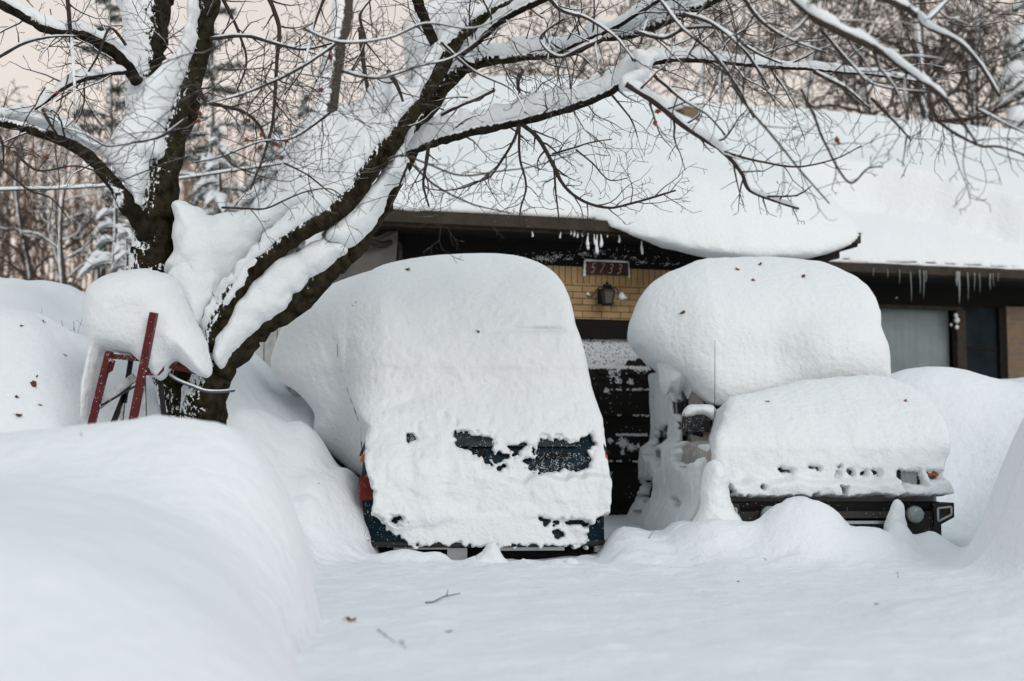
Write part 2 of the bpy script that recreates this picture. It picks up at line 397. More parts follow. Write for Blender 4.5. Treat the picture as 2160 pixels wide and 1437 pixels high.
def ground_h(x, y):
    h = .20+.22*sstep(10, 14.5, y)+0*x
    h = h+1.02*sstep(-1.15, -2.5, x+.08*(y-10))*sstep(7.2, 11.5, y)
    h = h+.50*sstep(-1.08, -1.50, x+.08*(y-10.7))*sstep(9.6, 10.9, y)
    h = h+.25*sstep(-1.3, -2.0, x)*sstep(11, 12.3, y)*(1-sstep(14, 15, y))
    h = h+1.0*sstep(3.6, 5.0, x)*sstep(5, 8, y)
    h = h+.14*sstep(1.15, 1.7, x)*sstep(9.4, 10.3, y)
    h = h-.10*sstep(9.6, 10.2, y)*(1-sstep(.75, 1.0, np.abs(x+.17)))*(1-sstep(11, 12, y))-.34*sstep(10.36, 10.75, y)*(1-sstep(.75, .95, np.abs(x+.17)))*(1-sstep(13, 15, y))
    h = h-.16*sstep(10.40, 10.7, y)*(1-sstep(.6, .9, np.abs(x-2.45)))*(1-sstep(13, 15, y))
    h = h-.03*np.exp(-(((x-2.95)/.28)**2+((y-10.45)/.22)**2))-.16*np.exp(-(((x-1.78)/.2)**2+((y-10.5)/.2)**2))
    for px, py, Y, rx, ry, p in BUMPS:
        c = P(px, py, Y)
        r2 = ((x-c[0])/rx)**2+((y-c[1])/ry)**2
        h = h+np.maximum(c[2]-h, 0)*np.exp(-np.power(r2, p)*.8)
    # the two-lobed bank in the left foreground
    edge = -.140*y-.03+.05*np.sin(y*2.1)
    t = np.clip((edge-x)/.50, 0, 1); prof = (1-(1-t)**2.6)**(1/2.0)
    top = 1.245-.10*np.clip((-1.1-x), 0, 2)*.2-.16*np.clip((y-6.9), 0, 9)**1.5
    top = top-.13*sstep(-1.5, -.95, x)-.05*sstep(-1.7, -2.4, x)
    g1 = sstep(4.7, 6.6, y)
    front = .95-.02*(5.6-y)
    t2 = np.clip((edge-.0-x)/1.05, 0, 1); prof2 = (1-(1-t2)**2.3)**(1/2.0)
    bank1 = .2+(top-.2)*prof*g1*(1-.35*sstep(7.4, 9.5, y))
    bank2 = .2+(front-.2)*prof2*sstep(1.5, 3.5, y)*(1-.2*sstep(5.7, 6.6, y))
    h = smax(h, np.minimum(bank1, 1.4), .05); h = smax(h, bank2, .26)-.065*sstep(.3, .6, bank2)
    h = h+.05*np.clip(vnoise(x, y, 0, 5.5, 71)-.50, 0, 1)*sstep(-2.5, -1, x)+.09*np.clip(vnoise(x, y, 0, 9, 72)-.55, 0, 1)*np.exp(-((y-10.0)/.8)**2)*sstep(-1.6, -1, x)
    near = (np.abs(x) < 9) & (y < 20)
    h = h+.05*fbm(x, y, 0, 2.2, 3, 31)*sstep(-1.1, -1.8, x)*sstep(8.5, 10, y)*(1-sstep(16, 18, y))
    h = h+.014*np.abs(fbm(x, y, 0, 7, 3, 51))*np.exp(-((y-10.1)/.55)**2)*sstep(-2.2, -1.2, x)*(1-sstep(3.2, 3.8, x))+.012*fbm(x*1.0, y*.6, 0, 1.9, 3, 61)
    h = h+.035*fbm(x, y, 0, .9, 3, 1)+.010*fbm(x, y, 0, 5, 3, 4)*(near)
    far = sstep(18, 40, y)
    return h*(1-far)+far*(1.6+.5*fbm(x, y, 0, .05, 2, 8))
xs = np.concatenate([np.array([-400, -250, -150, -90, -60, -40, -28, -20, -14, -10, -8, -7]), np.arange(-6, 6.6, .04), np.array([7, 8, 10, 14, 20, 28, 40, 60, 90, 150, 250, 400])])
ys = np.concatenate([np.array([-60, -30, -15, -8, -4, -1]), np.arange(1, 3.5, .1), np.arange(3.5, 8.9, .045), np.arange(8.9, 11.4, .025), np.arange(11.4, 17.5, .07), np.array([18, 19, 20, 22, 25, 30, 36, 45, 60, 90, 140, 220, 400])])
GX, GY = np.meshgrid(xs, ys, indexing='ij'); GZ = ground_h(GX, GY)
V = np.stack([GX, GY, GZ], -1).reshape(-1, 3); ny = len(ys)
i = np.arange(len(xs)-1)[:, None]*ny; j = np.arange(ny-1)[None]
Q = np.stack([i+j, i+ny+j, i+ny+j+1, i+j+1], -1).reshape(-1, 4)
tag(mesh_obj('ground', V, Q, M['snow_ground']), kind='structure')

# ================================================================== THE HOUSE
HA = R(16); HO = np.array([.95, 15.0, 0])
def hl(p):          # world -> house local
    d = np.asarray(p)-HO; x, y = rot2(d[0], d[1], -HA); return np.array([x, y, p[2]])
def hat(px, py, v):  # pixel and depth plane v -> (u, z) on the house
    a = hl(np.array([0, 0, CAMZ])); b = hl(np.array([0, 0, CAMZ])+ray(px, py)); d = b-a
    q = a+d*((v-a[1])/d[1]); return q[0], q[2]
house = empty('house', tuple(HO), HA)
tag(house, 'low brick house with attached garage under deep roof snow', 'house')
EZ = 3.30
def hbox(mb, u0, u1, v0, v1, z0, z1): return mb.box(((u0+u1)/2, (v0+v1)/2, (z0+z1)/2), (abs(u1-u0), abs(v1-v0), abs(z1-z0)))
zb_lo = hat(1270, 674, 0)[1]; zb_hi = hat(1270, 565, 0)[1]; z_sold = hat(1270, 600, 0)[1]-.0
z_door = hat(1270, 713, 0)[1]
w_ = MB(); hbox(w_, -2.3, 2.35, 0, .25, zb_lo, z_sold); brick = w_.build('brick_wall', M['brick'], house, False)
w_ = MB(); hbox(w_, -2.3, 2.35, -.003, .25, z_sold, zb_hi); w_.build('soldier_course', M['soldier'], house, False)
w_ = MB(); hbox(w_, -2.3, 2.35, .02, .25, zb_hi, EZ+.1); w_.build('frieze_board', add_snow(mat('frieze', (.007, .006, .006), .95), (0, -1, 0), 1.24, .03, 30, .75, (1, 1, 2.5), col=(.35, .36, .37)), house, False)
for a_, b_u in ((-2.3, -1.9), (1.75, 2.35)):
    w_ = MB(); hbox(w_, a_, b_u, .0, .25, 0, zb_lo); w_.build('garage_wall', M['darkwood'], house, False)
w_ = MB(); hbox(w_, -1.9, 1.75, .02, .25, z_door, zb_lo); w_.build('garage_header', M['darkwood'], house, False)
# garage door: panelled sections, rime on the top section and on the ledges
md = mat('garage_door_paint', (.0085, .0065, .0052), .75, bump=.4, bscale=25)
gd = MB(); nsec = 5; zs = np.linspace(.05, z_door, nsec+1)
for k in range(nsec):
    hbox(gd, -1.9, 1.75, .12, .2, zs[k]+.006, zs[k+1]-.006)
    for c in range(6):
        u0 = -1.9+c*3.65/6; hbox(gd, u0+.07, u0+3.65/6-.07, .095, .12, zs[k]+.07, zs[k+1]-.07)
hbox(gd, -1.9, 1.75, .14, .2, .05, z_door)
gdo = gd.build('garage_door', md, house, False)
# rime: crust of small lumps stuck on the door
rime = MB()
def rime_lump(u, z, s, v=.095):
    n = 5; an = np.arange(n)*2*np.pi/n+random.random()*6
    ring = [(u+s*math.cos(a)*random.uniform(.7, 1.3), v, z+s*math.sin(a)*random.uniform(.6, 1.1)) for a in an]
    rime.add(ring+[(u, v-s*.6, z)], None, [(i, (i+1) % n, n) for i in range(n)])
for _ in range(5200):
    px = random.uniform(1195, 1400); py = random.uniform(716, 778)
    u, z = hat(px, py, .095)
    hole = fbm(np.float32(px/28), 0, np.float32(py/20), 1.0, 3, 5)
    if py > 752 and hole > -.02+.15*(1-(py-752)/26): continue
    if hole > .45: continue
    rime_lump(u, z, random.uniform(.005, .011))
def rime_line(p0, p1, n, th, thr=-.3):
    for _ in range(n):
        t = random.random(); px = p0[0]+(p1[0]-p0[0])*t; py = p0[1]+(p1[1]-p0[1])*t+random.gauss(0, th)
        if vnoise(np.float32(px/9), 0, 0, 1, 3) < thr: continue
        u, z = hat(px, py, .095); rime_lump(u, z, random.uniform(.005, .010))
rime_line((1225, 772), (1372, 777), 500, 1.6, -.9); rime_line((1285, 779), (1375, 781), 260, 3.5, .1); rime_line((1290, 822), (1370, 822), 130, 1)
rime_line((1300, 917), (1365, 918), 260, 1.0, -1); rime_line((1285, 973), (1365, 974), 150, .7, -.2); rime_line((1290, 876), (1368, 877), 60, .7, -.2)
rime_line((1265, 718), (1372, 719), 200, .6, -1); rime_line((1310, 805), (1320, 802), 70, 2)
for (cx, cy, rr, n) in [(1314, 935, 8, 190), (1332, 945, 6, 90), (1287, 930, 4, 50), (1285, 1000, 4, 50), (1313, 955, 3, 30), (1279, 825, 4, 40), (1330, 807, 5, 45), (1345, 942, 3, 20), (1303, 805, 5, 25), (1296, 785, 14, 70), (1380, 806, 9, 100)]:
    for _ in range(n):
        u, z = hat(cx+random.gauss(0, rr*.55), cy+random.gauss(0, rr*.6), .095); rime_lump(u, z, random.uniform(.006, .012))
for _ in range(90):
    u, z = hat(random.uniform(1215, 1375), random.uniform(785, 1070), .095); rime_lump(u, z, random.uniform(.003, .006))
ro = tag(rime.build('rime', M['snow'], gdo, False), kind='stuff')
rime = MB()
for (cx, cy, rx_, n) in [(1143, 545, 9, 60), (1160, 549, 6, 25), (1176, 541, 7, 25), (1199, 546, 5, 20), (1240, 537, 14, 60), (1262, 531, 8, 25), (1337, 546, 5, 20), (1355, 553, 6, 30), (1298, 541, 6, 12), (1318, 542, 5, 10), (1405, 558, 5, 14), (1425, 557, 4, 10), (1150, 540, 22, 40), (1250, 535, 40, 40), (1370, 548, 40, 30)]:
    for _ in range(n):
        u, z = hat(cx+random.gauss(0, rx_), cy+random.gauss(0, 2.2)-random.gauss(0, .2)*rx_, .015); rime_lump(u, z, random.uniform(.003, .007), .015)
tag(rime.build('stuck_snow', M['snow'], house, False), kind='stuff')
# eaves
w_ = MB(); hbox(w_, -2.54, 2.7, -.62, -.58, EZ-.02, EZ+.13); hbox(w_, -2.54, 2.7, -.69, -.62, EZ+.01, EZ+.12)
w_.build('fascia', M['fascia'], house, False)
w_ = MB(); hbox(w_, 2.66, 2.70, -.58, 1.5, EZ-.02, EZ+.13); hbox(w_, 2.45, 2.66, -.3, 1.5, EZ-.10, EZ-.03); w_.build('side_fascia', M['fascia'], house, False)
w_ = MB(); hbox(w_, -2.54, 2.66, -.58, .3, EZ, EZ+.03); hbox(w_, 2.35, 2.66, .3, 2.1, EZ, EZ+.03); hbox(w_, 2.66, 9.5, 1.44, 2.3, EZ, EZ+.03); w_.build('soffit', M['soffit'], house, False)
w_ = MB(); hbox(w_, 2.72, 9.5, 1.40, 1.44, EZ-.02, EZ+.12); hbox(w_, 2.72, 9.5, 1.33, 1.40, EZ+.0, EZ+.11)
w_.build('gutter', M['fascia'], house, False)
# garage side walls, main wall
w_ = MB(); hbox(w_, 2.10, 2.35, .25, 2.3, 0, EZ); w_.build('garage_side_wall', M['brick_brown'], house, False)
w_ = MB(); w_.prism([(.25, 0), (12, 0), (12, EZ), (8.6, 4.9), (3.4, 4.9), (.25, EZ+.3)], -2.3, -2.1, lambda a, b, t: (t, a, b)); w_.build('gable_wall', M['siding'], house, False)
uw0, zt = hat(1830, 641, 2.15); uw1, _ = hat(2013, 645, 2.15); up1, _ = hat(2032, 645, 2.15); ug1, _ = hat(2104, 645, 2.15); ub0, _ = hat(2118, 645, 2.15)
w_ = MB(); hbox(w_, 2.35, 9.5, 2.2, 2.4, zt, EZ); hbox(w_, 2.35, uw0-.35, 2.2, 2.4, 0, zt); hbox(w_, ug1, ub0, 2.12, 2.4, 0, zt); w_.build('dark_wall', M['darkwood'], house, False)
w_ = MB(); hbox(w_, ub0, 9.5, 2.1, 2.38, 0, zt+.02); w_.build('brown_brick_wall', M['brick_brown'], house, False)
w_ = MB()
nfold = 60; us = np.linspace(uw0-.35, uw1, nfold*4)
vv = 2.30+.007*np.sin(us*26)+.003*np.sin(us*61)
Vc = np.concatenate([np.stack([us, vv, np.full_like(us, .9)], 1), np.stack([us, vv, np.full_like(us, zt)], 1)]); n = len(us)
w_.add(Vc, np.stack([np.arange(n-1), np.arange(1, n), n+np.arange(1, n), n+np.arange(n-1)], 1))
win = MB(); hbox(win, uw0-.35, up1, 2.16, 2.22, zt-.05, zt+.0); hbox(win, uw1, up1, 2.10, 2.22, .9, zt-.05)
wo = win.build('window', M['fascia'], house, False)
w_.build('curtain', M['curtain'], wo)
gm = mat('window_glass', (.9, .95, .95), .03); gm.node_tree.nodes['Principled BSDF'].inputs['Transmission Weight'].default_value = 1.0; gm.node_tree.nodes['Principled BSDF'].inputs['IOR'].default_value = 1.02
w_ = MB(); w_.add([(uw0-.35, 2.17, .9), (uw1+.01, 2.17, .9), (uw1+.01, 2.17, zt-.05), (uw0-.35, 2.17, zt-.05)], [(0, 1, 2, 3)]); w_.build('pane', gm, wo, False)
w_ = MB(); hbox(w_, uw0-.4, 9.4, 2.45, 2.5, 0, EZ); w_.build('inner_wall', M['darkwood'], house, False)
w_ = MB(); hbox(w_, up1, ug1, 2.18, 2.22, .9, zt); sl = w_.build('side_light', M['glass_blue'], house, False)
w_ = MB(); zr_ = hat(2070, 735, 2.15)[1]; hbox(w_, up1, ug1, 2.165, 2.18, zr_-.02, zr_+.02); w_.build('glazing_bar', M['darkwood'], sl, False)
# snow plastered on the post and on the wall
for (px, py, r_) in [(2018, 665, .03), (2020, 675, .04), (2020, 690, .028), (2008, 685, .018), (1840, 617, .018), (1893, 628, .012)]:
    w_ = MB(); u, z = hat(px, py, 2.08); w_.lathe([(0, -r_*1.2), (r_*.7, -r_*.7), (r_, 0), (r_*.6, r_*.8), (0, r_)], 7, None, (u, 2.10, z)); w_.build('stuck_snow', M['snow'], house)
# roof deck under the snow
def roof_z(u, v):
    g = EZ+.12+.415*(v+.6); m_ = EZ+.12+.587*(v-1.4)
    zr = np.where(u < 2.7, np.maximum(g, m_), m_)
    return np.minimum(zr, EZ+.12+.42*6.6)
rv = MB()
zr6 = EZ+.12+.415*6.6; hv = 3.35; hz = EZ+.12+.415*(hv+.6)
rv.add([(-2.54, -.6, EZ+.12), (2.7, -.6, EZ+.12), (2.7, 6, zr6), (-.2, 6, zr6), (-2.54, hv, hz), (-2.54, 12-hv, hz), (-2.54, 12.6, EZ+.12), (9.5, 12.6, EZ+.12), (9.5, 6, zr6)],
       [(0, 1, 2, 3), (3, 8, 7, 6)], [(0, 3, 4), (4, 3, 5), (5, 3, 6)])
rv.add([(2.7, 1.4, EZ+.12), (9.5, 1.4, EZ+.12), (9.5, 6, zr6), (2.7, 6, zr6)], [(0, 1, 2, 3)])
rv.build('roof', M['fascia'], house, False)
# roof snow
def build_roof_snow():
    sp = (.055, .06, .04); lo = (-3.5, -1.5, 2.75); hi = (9.3, 12.9, 7.0)
    ax = grid3(lo, hi, sp); U, Vv = np.meshgrid(ax[0], ax[1], indexing='ij')
    s = np.clip((U+.30)/3.1, 0, 1); s = np.where(U < 2.8, np.sin(np.pi*s), 0)**.75
    lipg = -.66-.60*s+.03*fbm(U, 0, 0, 3, 3, 2)
    lipm = 1.30+.03*fbm(U, 0, 0, 4, 3, 5)
    uh = 2.78+.02*fbm(0, Vv, 0, 3, 2, 1)
    isg = 1-sstep(uh-.12, uh+.12, U)
    T = .46+.06*fbm(U, Vv, 0, .55, 3, 6)+.22*s
    g = EZ+.13+.415*(Vv+.6)
    dg = np.clip(Vv-lipg, 0, 9)
    topg = g+T*(1-np.exp(-dg/.38))-.05+.016*fbm(U*1.6, Vv*.8, 0, 2.2, 3, 15)+.03*vnoise(U*.9+Vv*.5, Vv*.3, 0, 1.6, 4)
    # wind lobes higher up the garage roof
    topg = topg+.22*sstep(3.2, 4.2, Vv+.25*np.sin(U*1.6))*(1-sstep(-.2, 2.2, np.abs(U-.6)))
    m_ = EZ+.13+.587*(Vv-1.4)
    dm = np.clip(Vv-lipm, 0, 9)
    step = sstep(1.98, 2.10, Vv-.38*np.sin(U*1.25+2.2)-.06*fbm(U, Vv, 0, 1.5, 3, 3))
    topm = m_+(.30+.05*fbm(U, Vv, 0, .8, 3, 9))*(1-np.exp(-dm/.25))+.62*step*(1-.25*sstep(2.2, 4, Vv))-.04+.018*fbm(U, Vv, 0, 2.4, 3, 19)
    cap = 6.50-.46*np.clip(-.2-U, 0, 9)-.42*np.clip(Vv-6.0, 0, 9)-.02*np.clip(U, 0, 9)+.04*fbm(U, Vv, 0, .7, 2, 4)
    topg = smin(topg, cap, .25); topm = smin(topm, cap, .2)
    # garage roof snow runs into the main roof snow at its right edge
    sideg = np.clip((uh+.05-U)/.35, 0, 1); sideg = np.sqrt(1-(1-sideg)**2)
    side_left = np.clip((U+2.75)/.5, 0, 1); side_left = np.sqrt(1-(1-side_left)**2)
    rgt = EZ+.13+.36*np.clip(Vv+.6, 0, 9)
    topg2 = rgt+(topg-rgt)*np.minimum(np.maximum(sideg, sstep(2.0, 2.8, Vv)), 1)
    topg2 = g+(topg2-g)*np.minimum(1, side_left+.25)
    botg = np.where(Vv > 6, EZ+.1+.415*6.6-.42*(Vv-6)-.15, 0)+(Vv <= 6)*np.where(Vv < -.6, EZ+.125-.40*s*np.clip((-.60-Vv)/.30+.35, 0, 1)+.02*fbm(U, Vv, 0, 6, 2, 3), EZ+.135+.415*(Vv+.6)-.02)
    z = ax[2][None, None, :]
    A = smax(z-topg2[..., None], botg[..., None]-z, .05)
    A = smax(A, (lipg-Vv)[..., None]+0*z, .12)
    A = np.maximum(A, (U-uh-.02)[..., None]); A = smax(A, (-2.75+.04*fbm(0, Vv, 0, 2, 2, 7)-U)[..., None]+0*z, .2)
    botm = np.minimum(m_, 6.05-.42*np.clip(Vv-6, 0, 9))-.02+.015*fbm(U, Vv, 0, 9, 2, 3)
    B = smax(z-topm[..., None], botm[..., None]-z, .04); B = smax(B, (lipm-Vv)[..., None]+0*z, .08)
    B = np.maximum(B, (2.78-U)[..., None])
    # behind the valley the main roof snow carries on over the garage
    vol = smin(A, B, .05)
    vol = np.maximum(vol, (Vv-12.7)[..., None])
    return surf_nets(vol.astype(np.float32), lo, sp)
V, Q = build_roof_snow()
mesh_obj('roof_snow', V, Q, M['snow_streak'], house)
# chimney showing through the roof snow
ch = MB(); u, z = hat(1452, 200, 4.2); hbox(ch, u-.12, u+.10, 4.05, 4.35, 4.8, z-.16); cho = ch.build('chimney', M['brick_brown'], house, False)
c_ = MB(); c_.lathe([(0, .20), (.12, .18), (.22, .10), (.24, .0), (.2, -.07), (0, -.08)], 16, None, (u, 4.2, z-.14)); c_.build('snow_cap', M['snow'], cho)
# downspout and grey boxed gable end under the left corner of the eave
w_ = MB(); pts = [hat(a, b, v_) for a, b, v_ in []]
def hp3(px, py, v): u, z = hat(px, py, v); return (u, v, z)
w_.tube(cr_spline([hp3(775, 486, -.5), hp3(772, 497, -.5), hp3(785, 510, -.4), hp3(805, 516, -.3), hp3(830, 512, -.2), hp3(842, 520, -.15), hp3(842, 560, -.12), hp3(842, 900, -.12)], 5), .035, 8)
w_.build('downspout', M['plastic'], house)
w_ = MB(); w_.prism([hat(722, 545, -.25), hat(730, 534, -.25), hat(820, 488, -.25), hat(840, 488, -.25), hat(832, 600, -.25), hat(715, 640, -.25)], -.25, .0, lambda a, b, t: (a, t, b)); w_.build('gable_panel', M['siding'], house, False)
w_ = MB(); w_.bar(hp3(725, 545, -.28), hp3(838, 493, -.28), .03, .03); w_.build('gable_trim', M['siding'], house, False)
# number plate on the brick
u0, z0 = hat(1236, 577, -.05); u1, z1 = hat(1326, 580, -.05); ut, zt2 = hat(1281, 553, -.05)
sg = MB(); hbox(sg, u0, u1, -.045, -.004, z0-.005, zt2); sign = sg.build('house_number_sign', M['sign'], house, False)
DIG = {'5': [(.85, 1), (.25, 1), (.15, .55), (.5, .62), (.75, .45), (.72, .2), (.45, 0), (.1, .05)], '7': [(.05, 1), (.9, 1), (.55, .5), (.3, 0)],
       '3': [(.15, .9), (.45, 1), (.8, .85), (.7, .62), (.4, .53), (.7, .45), (.82, .22), (.5, 0), (.08, .06)]}
hgt = (zt2-z0); sw = u1-u0
for k, ch_ in enumerate('5733'):
    w_ = MB(); cx = u0+sw*(.10+.205*k); pts = []
    for a, b in DIG[ch_]: pts.append((cx+(a*.12+b*.065)*sw*.85, -.048, z0+hgt*(.10+.76*b)))
    sp_ = cr_spline(pts, 4) if ch_ != '7' else np.array(pts); w_.tube(sp_, .0042, 5); w_.build('numeral', M['ink'], sign)
sn = MB(); a = (u0-.012, -.03, z0-.03); b = (u0-.0, -.03, zt2+.012); c = (u1+.0, -.03, zt2+.012); d = (u1+.012, -.03, z0-.03)
for seg, r_ in (((a, b), .017), ((b, c), .014), ((c, d), .012)):
    L = 14; pp = np.array([np.array(seg[0])*(1-t)+np.array(seg[1])*t for t in np.linspace(0, 1, L)]); sn.tube(pp, r_*(1+.25*rng.standard_normal(L).clip(-1, 1)), 7)
sn.build('snow_rim', M['snow'], sign)
# coach lantern
lu, lz = hat(1281, 628, -.18)
lan = empty('wall_lantern', (0, 0, 0)); lan.parent = house
S = 1/208.0
def LP(px, py, v=-.18): return hp3(px, py, v)
def frus(mb, z0_, z1_, r0, r1, n=4, ph=math.pi/4, c=(lu, -.18)):
    an = np.arange(n)*2*np.pi/n+ph
    V = [(c[0]+r0*math.cos(a), c[1]+r0*math.sin(a), z0_) for a in an]+[(c[0]+r1*math.cos(a), c[1]+r1*math.sin(a), z1_) for a in an]
    V += [(c[0], c[1], z0_), (c[0], c[1], z1_)]
    mb.add(V, [(i, (i+1) % n, n+(i+1) % n, n+i) for i in range(n)], [((i+1) % n, i, 2*n) for i in range(n)]+[(n+i, n+(i+1) % n, 2*n+1) for i in range(n)])
zc = lambda py: hat(1281, py, -.18)[1]
g_ = MB(); frus(g_, zc(641), zc(615), .055, .080); g_.build('lantern_glass', M['lampglass'], lan, False)
g_ = MB()
for a in np.arange(4)*math.pi/2+math.pi/4:
    ca, sa = math.cos(a), math.sin(a); g_.tube([(lu+.060*ca, -.18+.060*sa, zc(643)), (lu+.086*ca, -.18+.086*sa, zc(614))], .008, 5)
frus(g_, zc(645), zc(640.5), .05, .066); frus(g_, zc(615.5), zc(612), .092, .092); frus(g_, zc(612), zc(604), .085, .035); frus(g_, zc(604), zc(601), .05, .05, 8); frus(g_, zc(601), zc(596), .028, .012, 8)
g_.tube([(lu, -.18, zc(597)), (lu, -.18, zc(594))], [.012, .004], 6)
g_.build('lantern_frame', M['black'], lan, False)
g_ = MB(); g_.tube(cr_spline([LP(1272, 607), LP(1266, 605), LP(1258, 612), LP(1252, 622), LP(1243, 627), LP(1238, 623), LP(1240, 618), LP(1244, 620)], 5), .006, 6)
g_.tube(cr_spline([LP(1290, 610), LP(1296, 607), LP(1302, 611), LP(1304, 620), LP(1306, 628), LP(1310, 628)], 5), .006, 6)
g_.tube([(lu, -.18, zc(612)), (lu, -.004, zc(618))], .010, 6); g_.box((lu, -.008, zc(622)), (.09, .012, .16)); g_.build('scroll_bracket', M['black'], lan)
g_ = MB(); g_.lathe([(0, -.035), (.03, -.025), (.042, 0), (.030, .03), (.012, .05), (0, .055)], 9, None, LP(1311, 627)); g_.build('snow_clump', M['snow'], lan)
g_ = MB(); g_.lathe([(0, -.02), (.018, -.01), (.02, 0), (0, .02)], 7, None, LP(1240, 620)); g_.build('snow_clump', M['snow'], lan); g_ = MB(); g_.lathe([(0, -.02), (.014, -.01), (.016, 0), (0, .02)], 7, None, LP(1319, 628)); g_.build('snow_clump', M['snow'], lan); g_ = MB(); g_.lathe([(0, -.02), (.01, -.01), (.011, 0), (0, .02)], 6, None, LP(1294, 632))
g_.build('snow_clump', M['snow'], lan)
# lantern hangs on the wall as a thing of its own
lan.parent = None; lan.location = tuple(HO); lan.rotation_euler = (0, 0, HA)
tag(lan, 'black coach lantern with curled brackets on the yellow brick under the number sign', 'wall lamp')
sign.parent = None; sign.location = tuple(HO); sign.rotation_euler = (0, 0, HA)
tag(sign, 'maroon plate with slanting numerals 5733 and a rim of snow', 'house sign')
# icicles
def icicle(px, py0, py1, v, r, club, label, group):
    a = hp3(px, py0, v); b = hp3(px, py1, v); L = a[2]-b[2]
    m_ = MB(); n = 9; ts = np.linspace(0, 1, n)
    rr = r*(.35+.65*np.sin(np.clip(ts*1.15, 0, 1)**1.6*math.pi*.62)) if club else r*(1-ts)**.8+.0015
    rr = rr*(1+.12*rng.standard_normal(n)); rr[-1] = rr[-1]*.4 if club else .001
    pts = np.array([(0.004*math.sin(t*5+px), 0, -t*L) for t in ts]); m_.tube(pts, rr, 7)
    o = m_.build('icicle', M['snow'] if club else M['ice'])
    x, y = rot2(a[0], a[1], HA); o.location = (HO[0]+x, HO[1]+y, a[2]); o.rotation_euler = (0, 0, HA)
    tag(o, label, 'icicle', group)
CL = [(1123, 488, 500, .010, 'snow coated icicle, leftmost under the garage eave'), (1182, 489, 503, .009, 'small snow coated icicle between the leftmost one and the thin pair under the garage eave'),
      (1204, 472, 496, .009, 'thin icicle crossing the brown fascia, first of the thin pair'), (1211, 474, 500, .010, 'thin icicle crossing the brown fascia, second of the thin pair'),
      (1218, 489, 502, .010, 'stubby icicle just right of the thin pair'), (1228, 492, 500, .007, 'tiny icicle left of the long club shaped one'),
      (1240, 492, 527, .017, 'long club shaped icicle hanging left above the number sign'), (1254, 494, 517, .012, 'medium icicle left of the cluster above the number sign'),
      (1259, 495, 537, .017, 'longest icicle of the cluster above the number sign'), (1268, 494, 522, .018, 'broad icicle on the right side of the cluster above the number sign'),
      (1281, 495, 501, .007, 'tiny icicle right of the cluster above the number sign'), (1306, 496, 513, .012, 'lone drop shaped icicle right above the end of the number sign'), (1354, 508, 537, .015, 'club shaped icicle hanging alone under the drooping roof snow')]
for px, a, b, r_, lb in CL: icicle(px, a, b, -.63, r_, True, lb, 'snow coated icicles under the garage eave')
RL = [(1842, 566, 584, .008), (1872, 568, 588, .007), (1897, 569, 600, .009), (1921, 572, 638, .009), (1940, 570, 620, .016), (1948, 571, 630, .012), (1953, 571, 596, .012), (2018, 573, 605, .055), (2022, 573, 642, .034), (2041, 575, 634, .011), (2055, 575, 614, .009), (2066, 576, 618, .008), (2088, 577, 612, .018), (2095, 577, 605, .008), (2105, 577, 595, .006)]
names = ['short thin icicle, leftmost under the gutter over the curtained window', 'second short icicle from the left under that gutter', 'third icicle from the left over the curtained window', 'very long thin icicle over the curtained window', 'thick long icicle, left of the pair over the curtained window', 'thinner long icicle, right of the pair over the curtained window', 'short stub icicle just right of the long pair', 'broad short sheet of ice above the window post', 'large long icicle pointing at the window post', 'long thin icicle right of the large one by the window post', 'fine icicle over the dark side light, left one', 'fine icicle over the dark side light, middle one', 'wide tapering icicle over the right edge of the dark side light', 'slim icicle right beside the wide tapering one', 'shortest icicle, farthest right under the gutter']
for (px, a, b, r_), lb in zip(RL, names): icicle(px, a, b, 1.31, r_*.62, False, lb, 'icicles under the gutter of the main house')

# ================================================================== VEHICLES
def ring_loft(mb, secs, f):
    """secs: list of rings of (s, z) with a t each; f(s, t, z) -> xyz"""
    n = len(secs[0][1]); V = []
    for t, ring in secs: V += [f(s_, t, z_) for s_, z_ in ring]
    Q = [(i*n+j, i*n+(j+1) % n, (i+1)*n+(j+1) % n, (i+1)*n+j) for i in range(len(secs)-1) for j in range(n)]
    b0 = (len(secs)-1)*n
    for a in range(n//2-1):
        Q.append((a+1, a, n-1-a, n-2-a)); Q.append((b0+a, b0+a+1, b0+n-2-a, b0+n-1-a))
    T = None
    mb.add(V, Q, T)
def wheel(mb_t, mb_r, c, r=.33, wd=.22):
    Mx = np.array([(0, 0, 1), (0, 1, 0), (-1, 0, 0)]).T
    mb_t.lathe([(r*.6, -wd/2), (r*.93, -wd/2), (r, -wd*.35), (r, wd*.35), (r*.93, wd/2), (r*.6, wd/2)], 28, Mx, c)
    mb_r.lathe([(0, -wd*.32), (r*.35, -wd*.36), (r*.6, -wd*.45), (r*.6, wd*.45), (r*.35, wd*.36), (0, wd*.32)], 20, Mx, c)

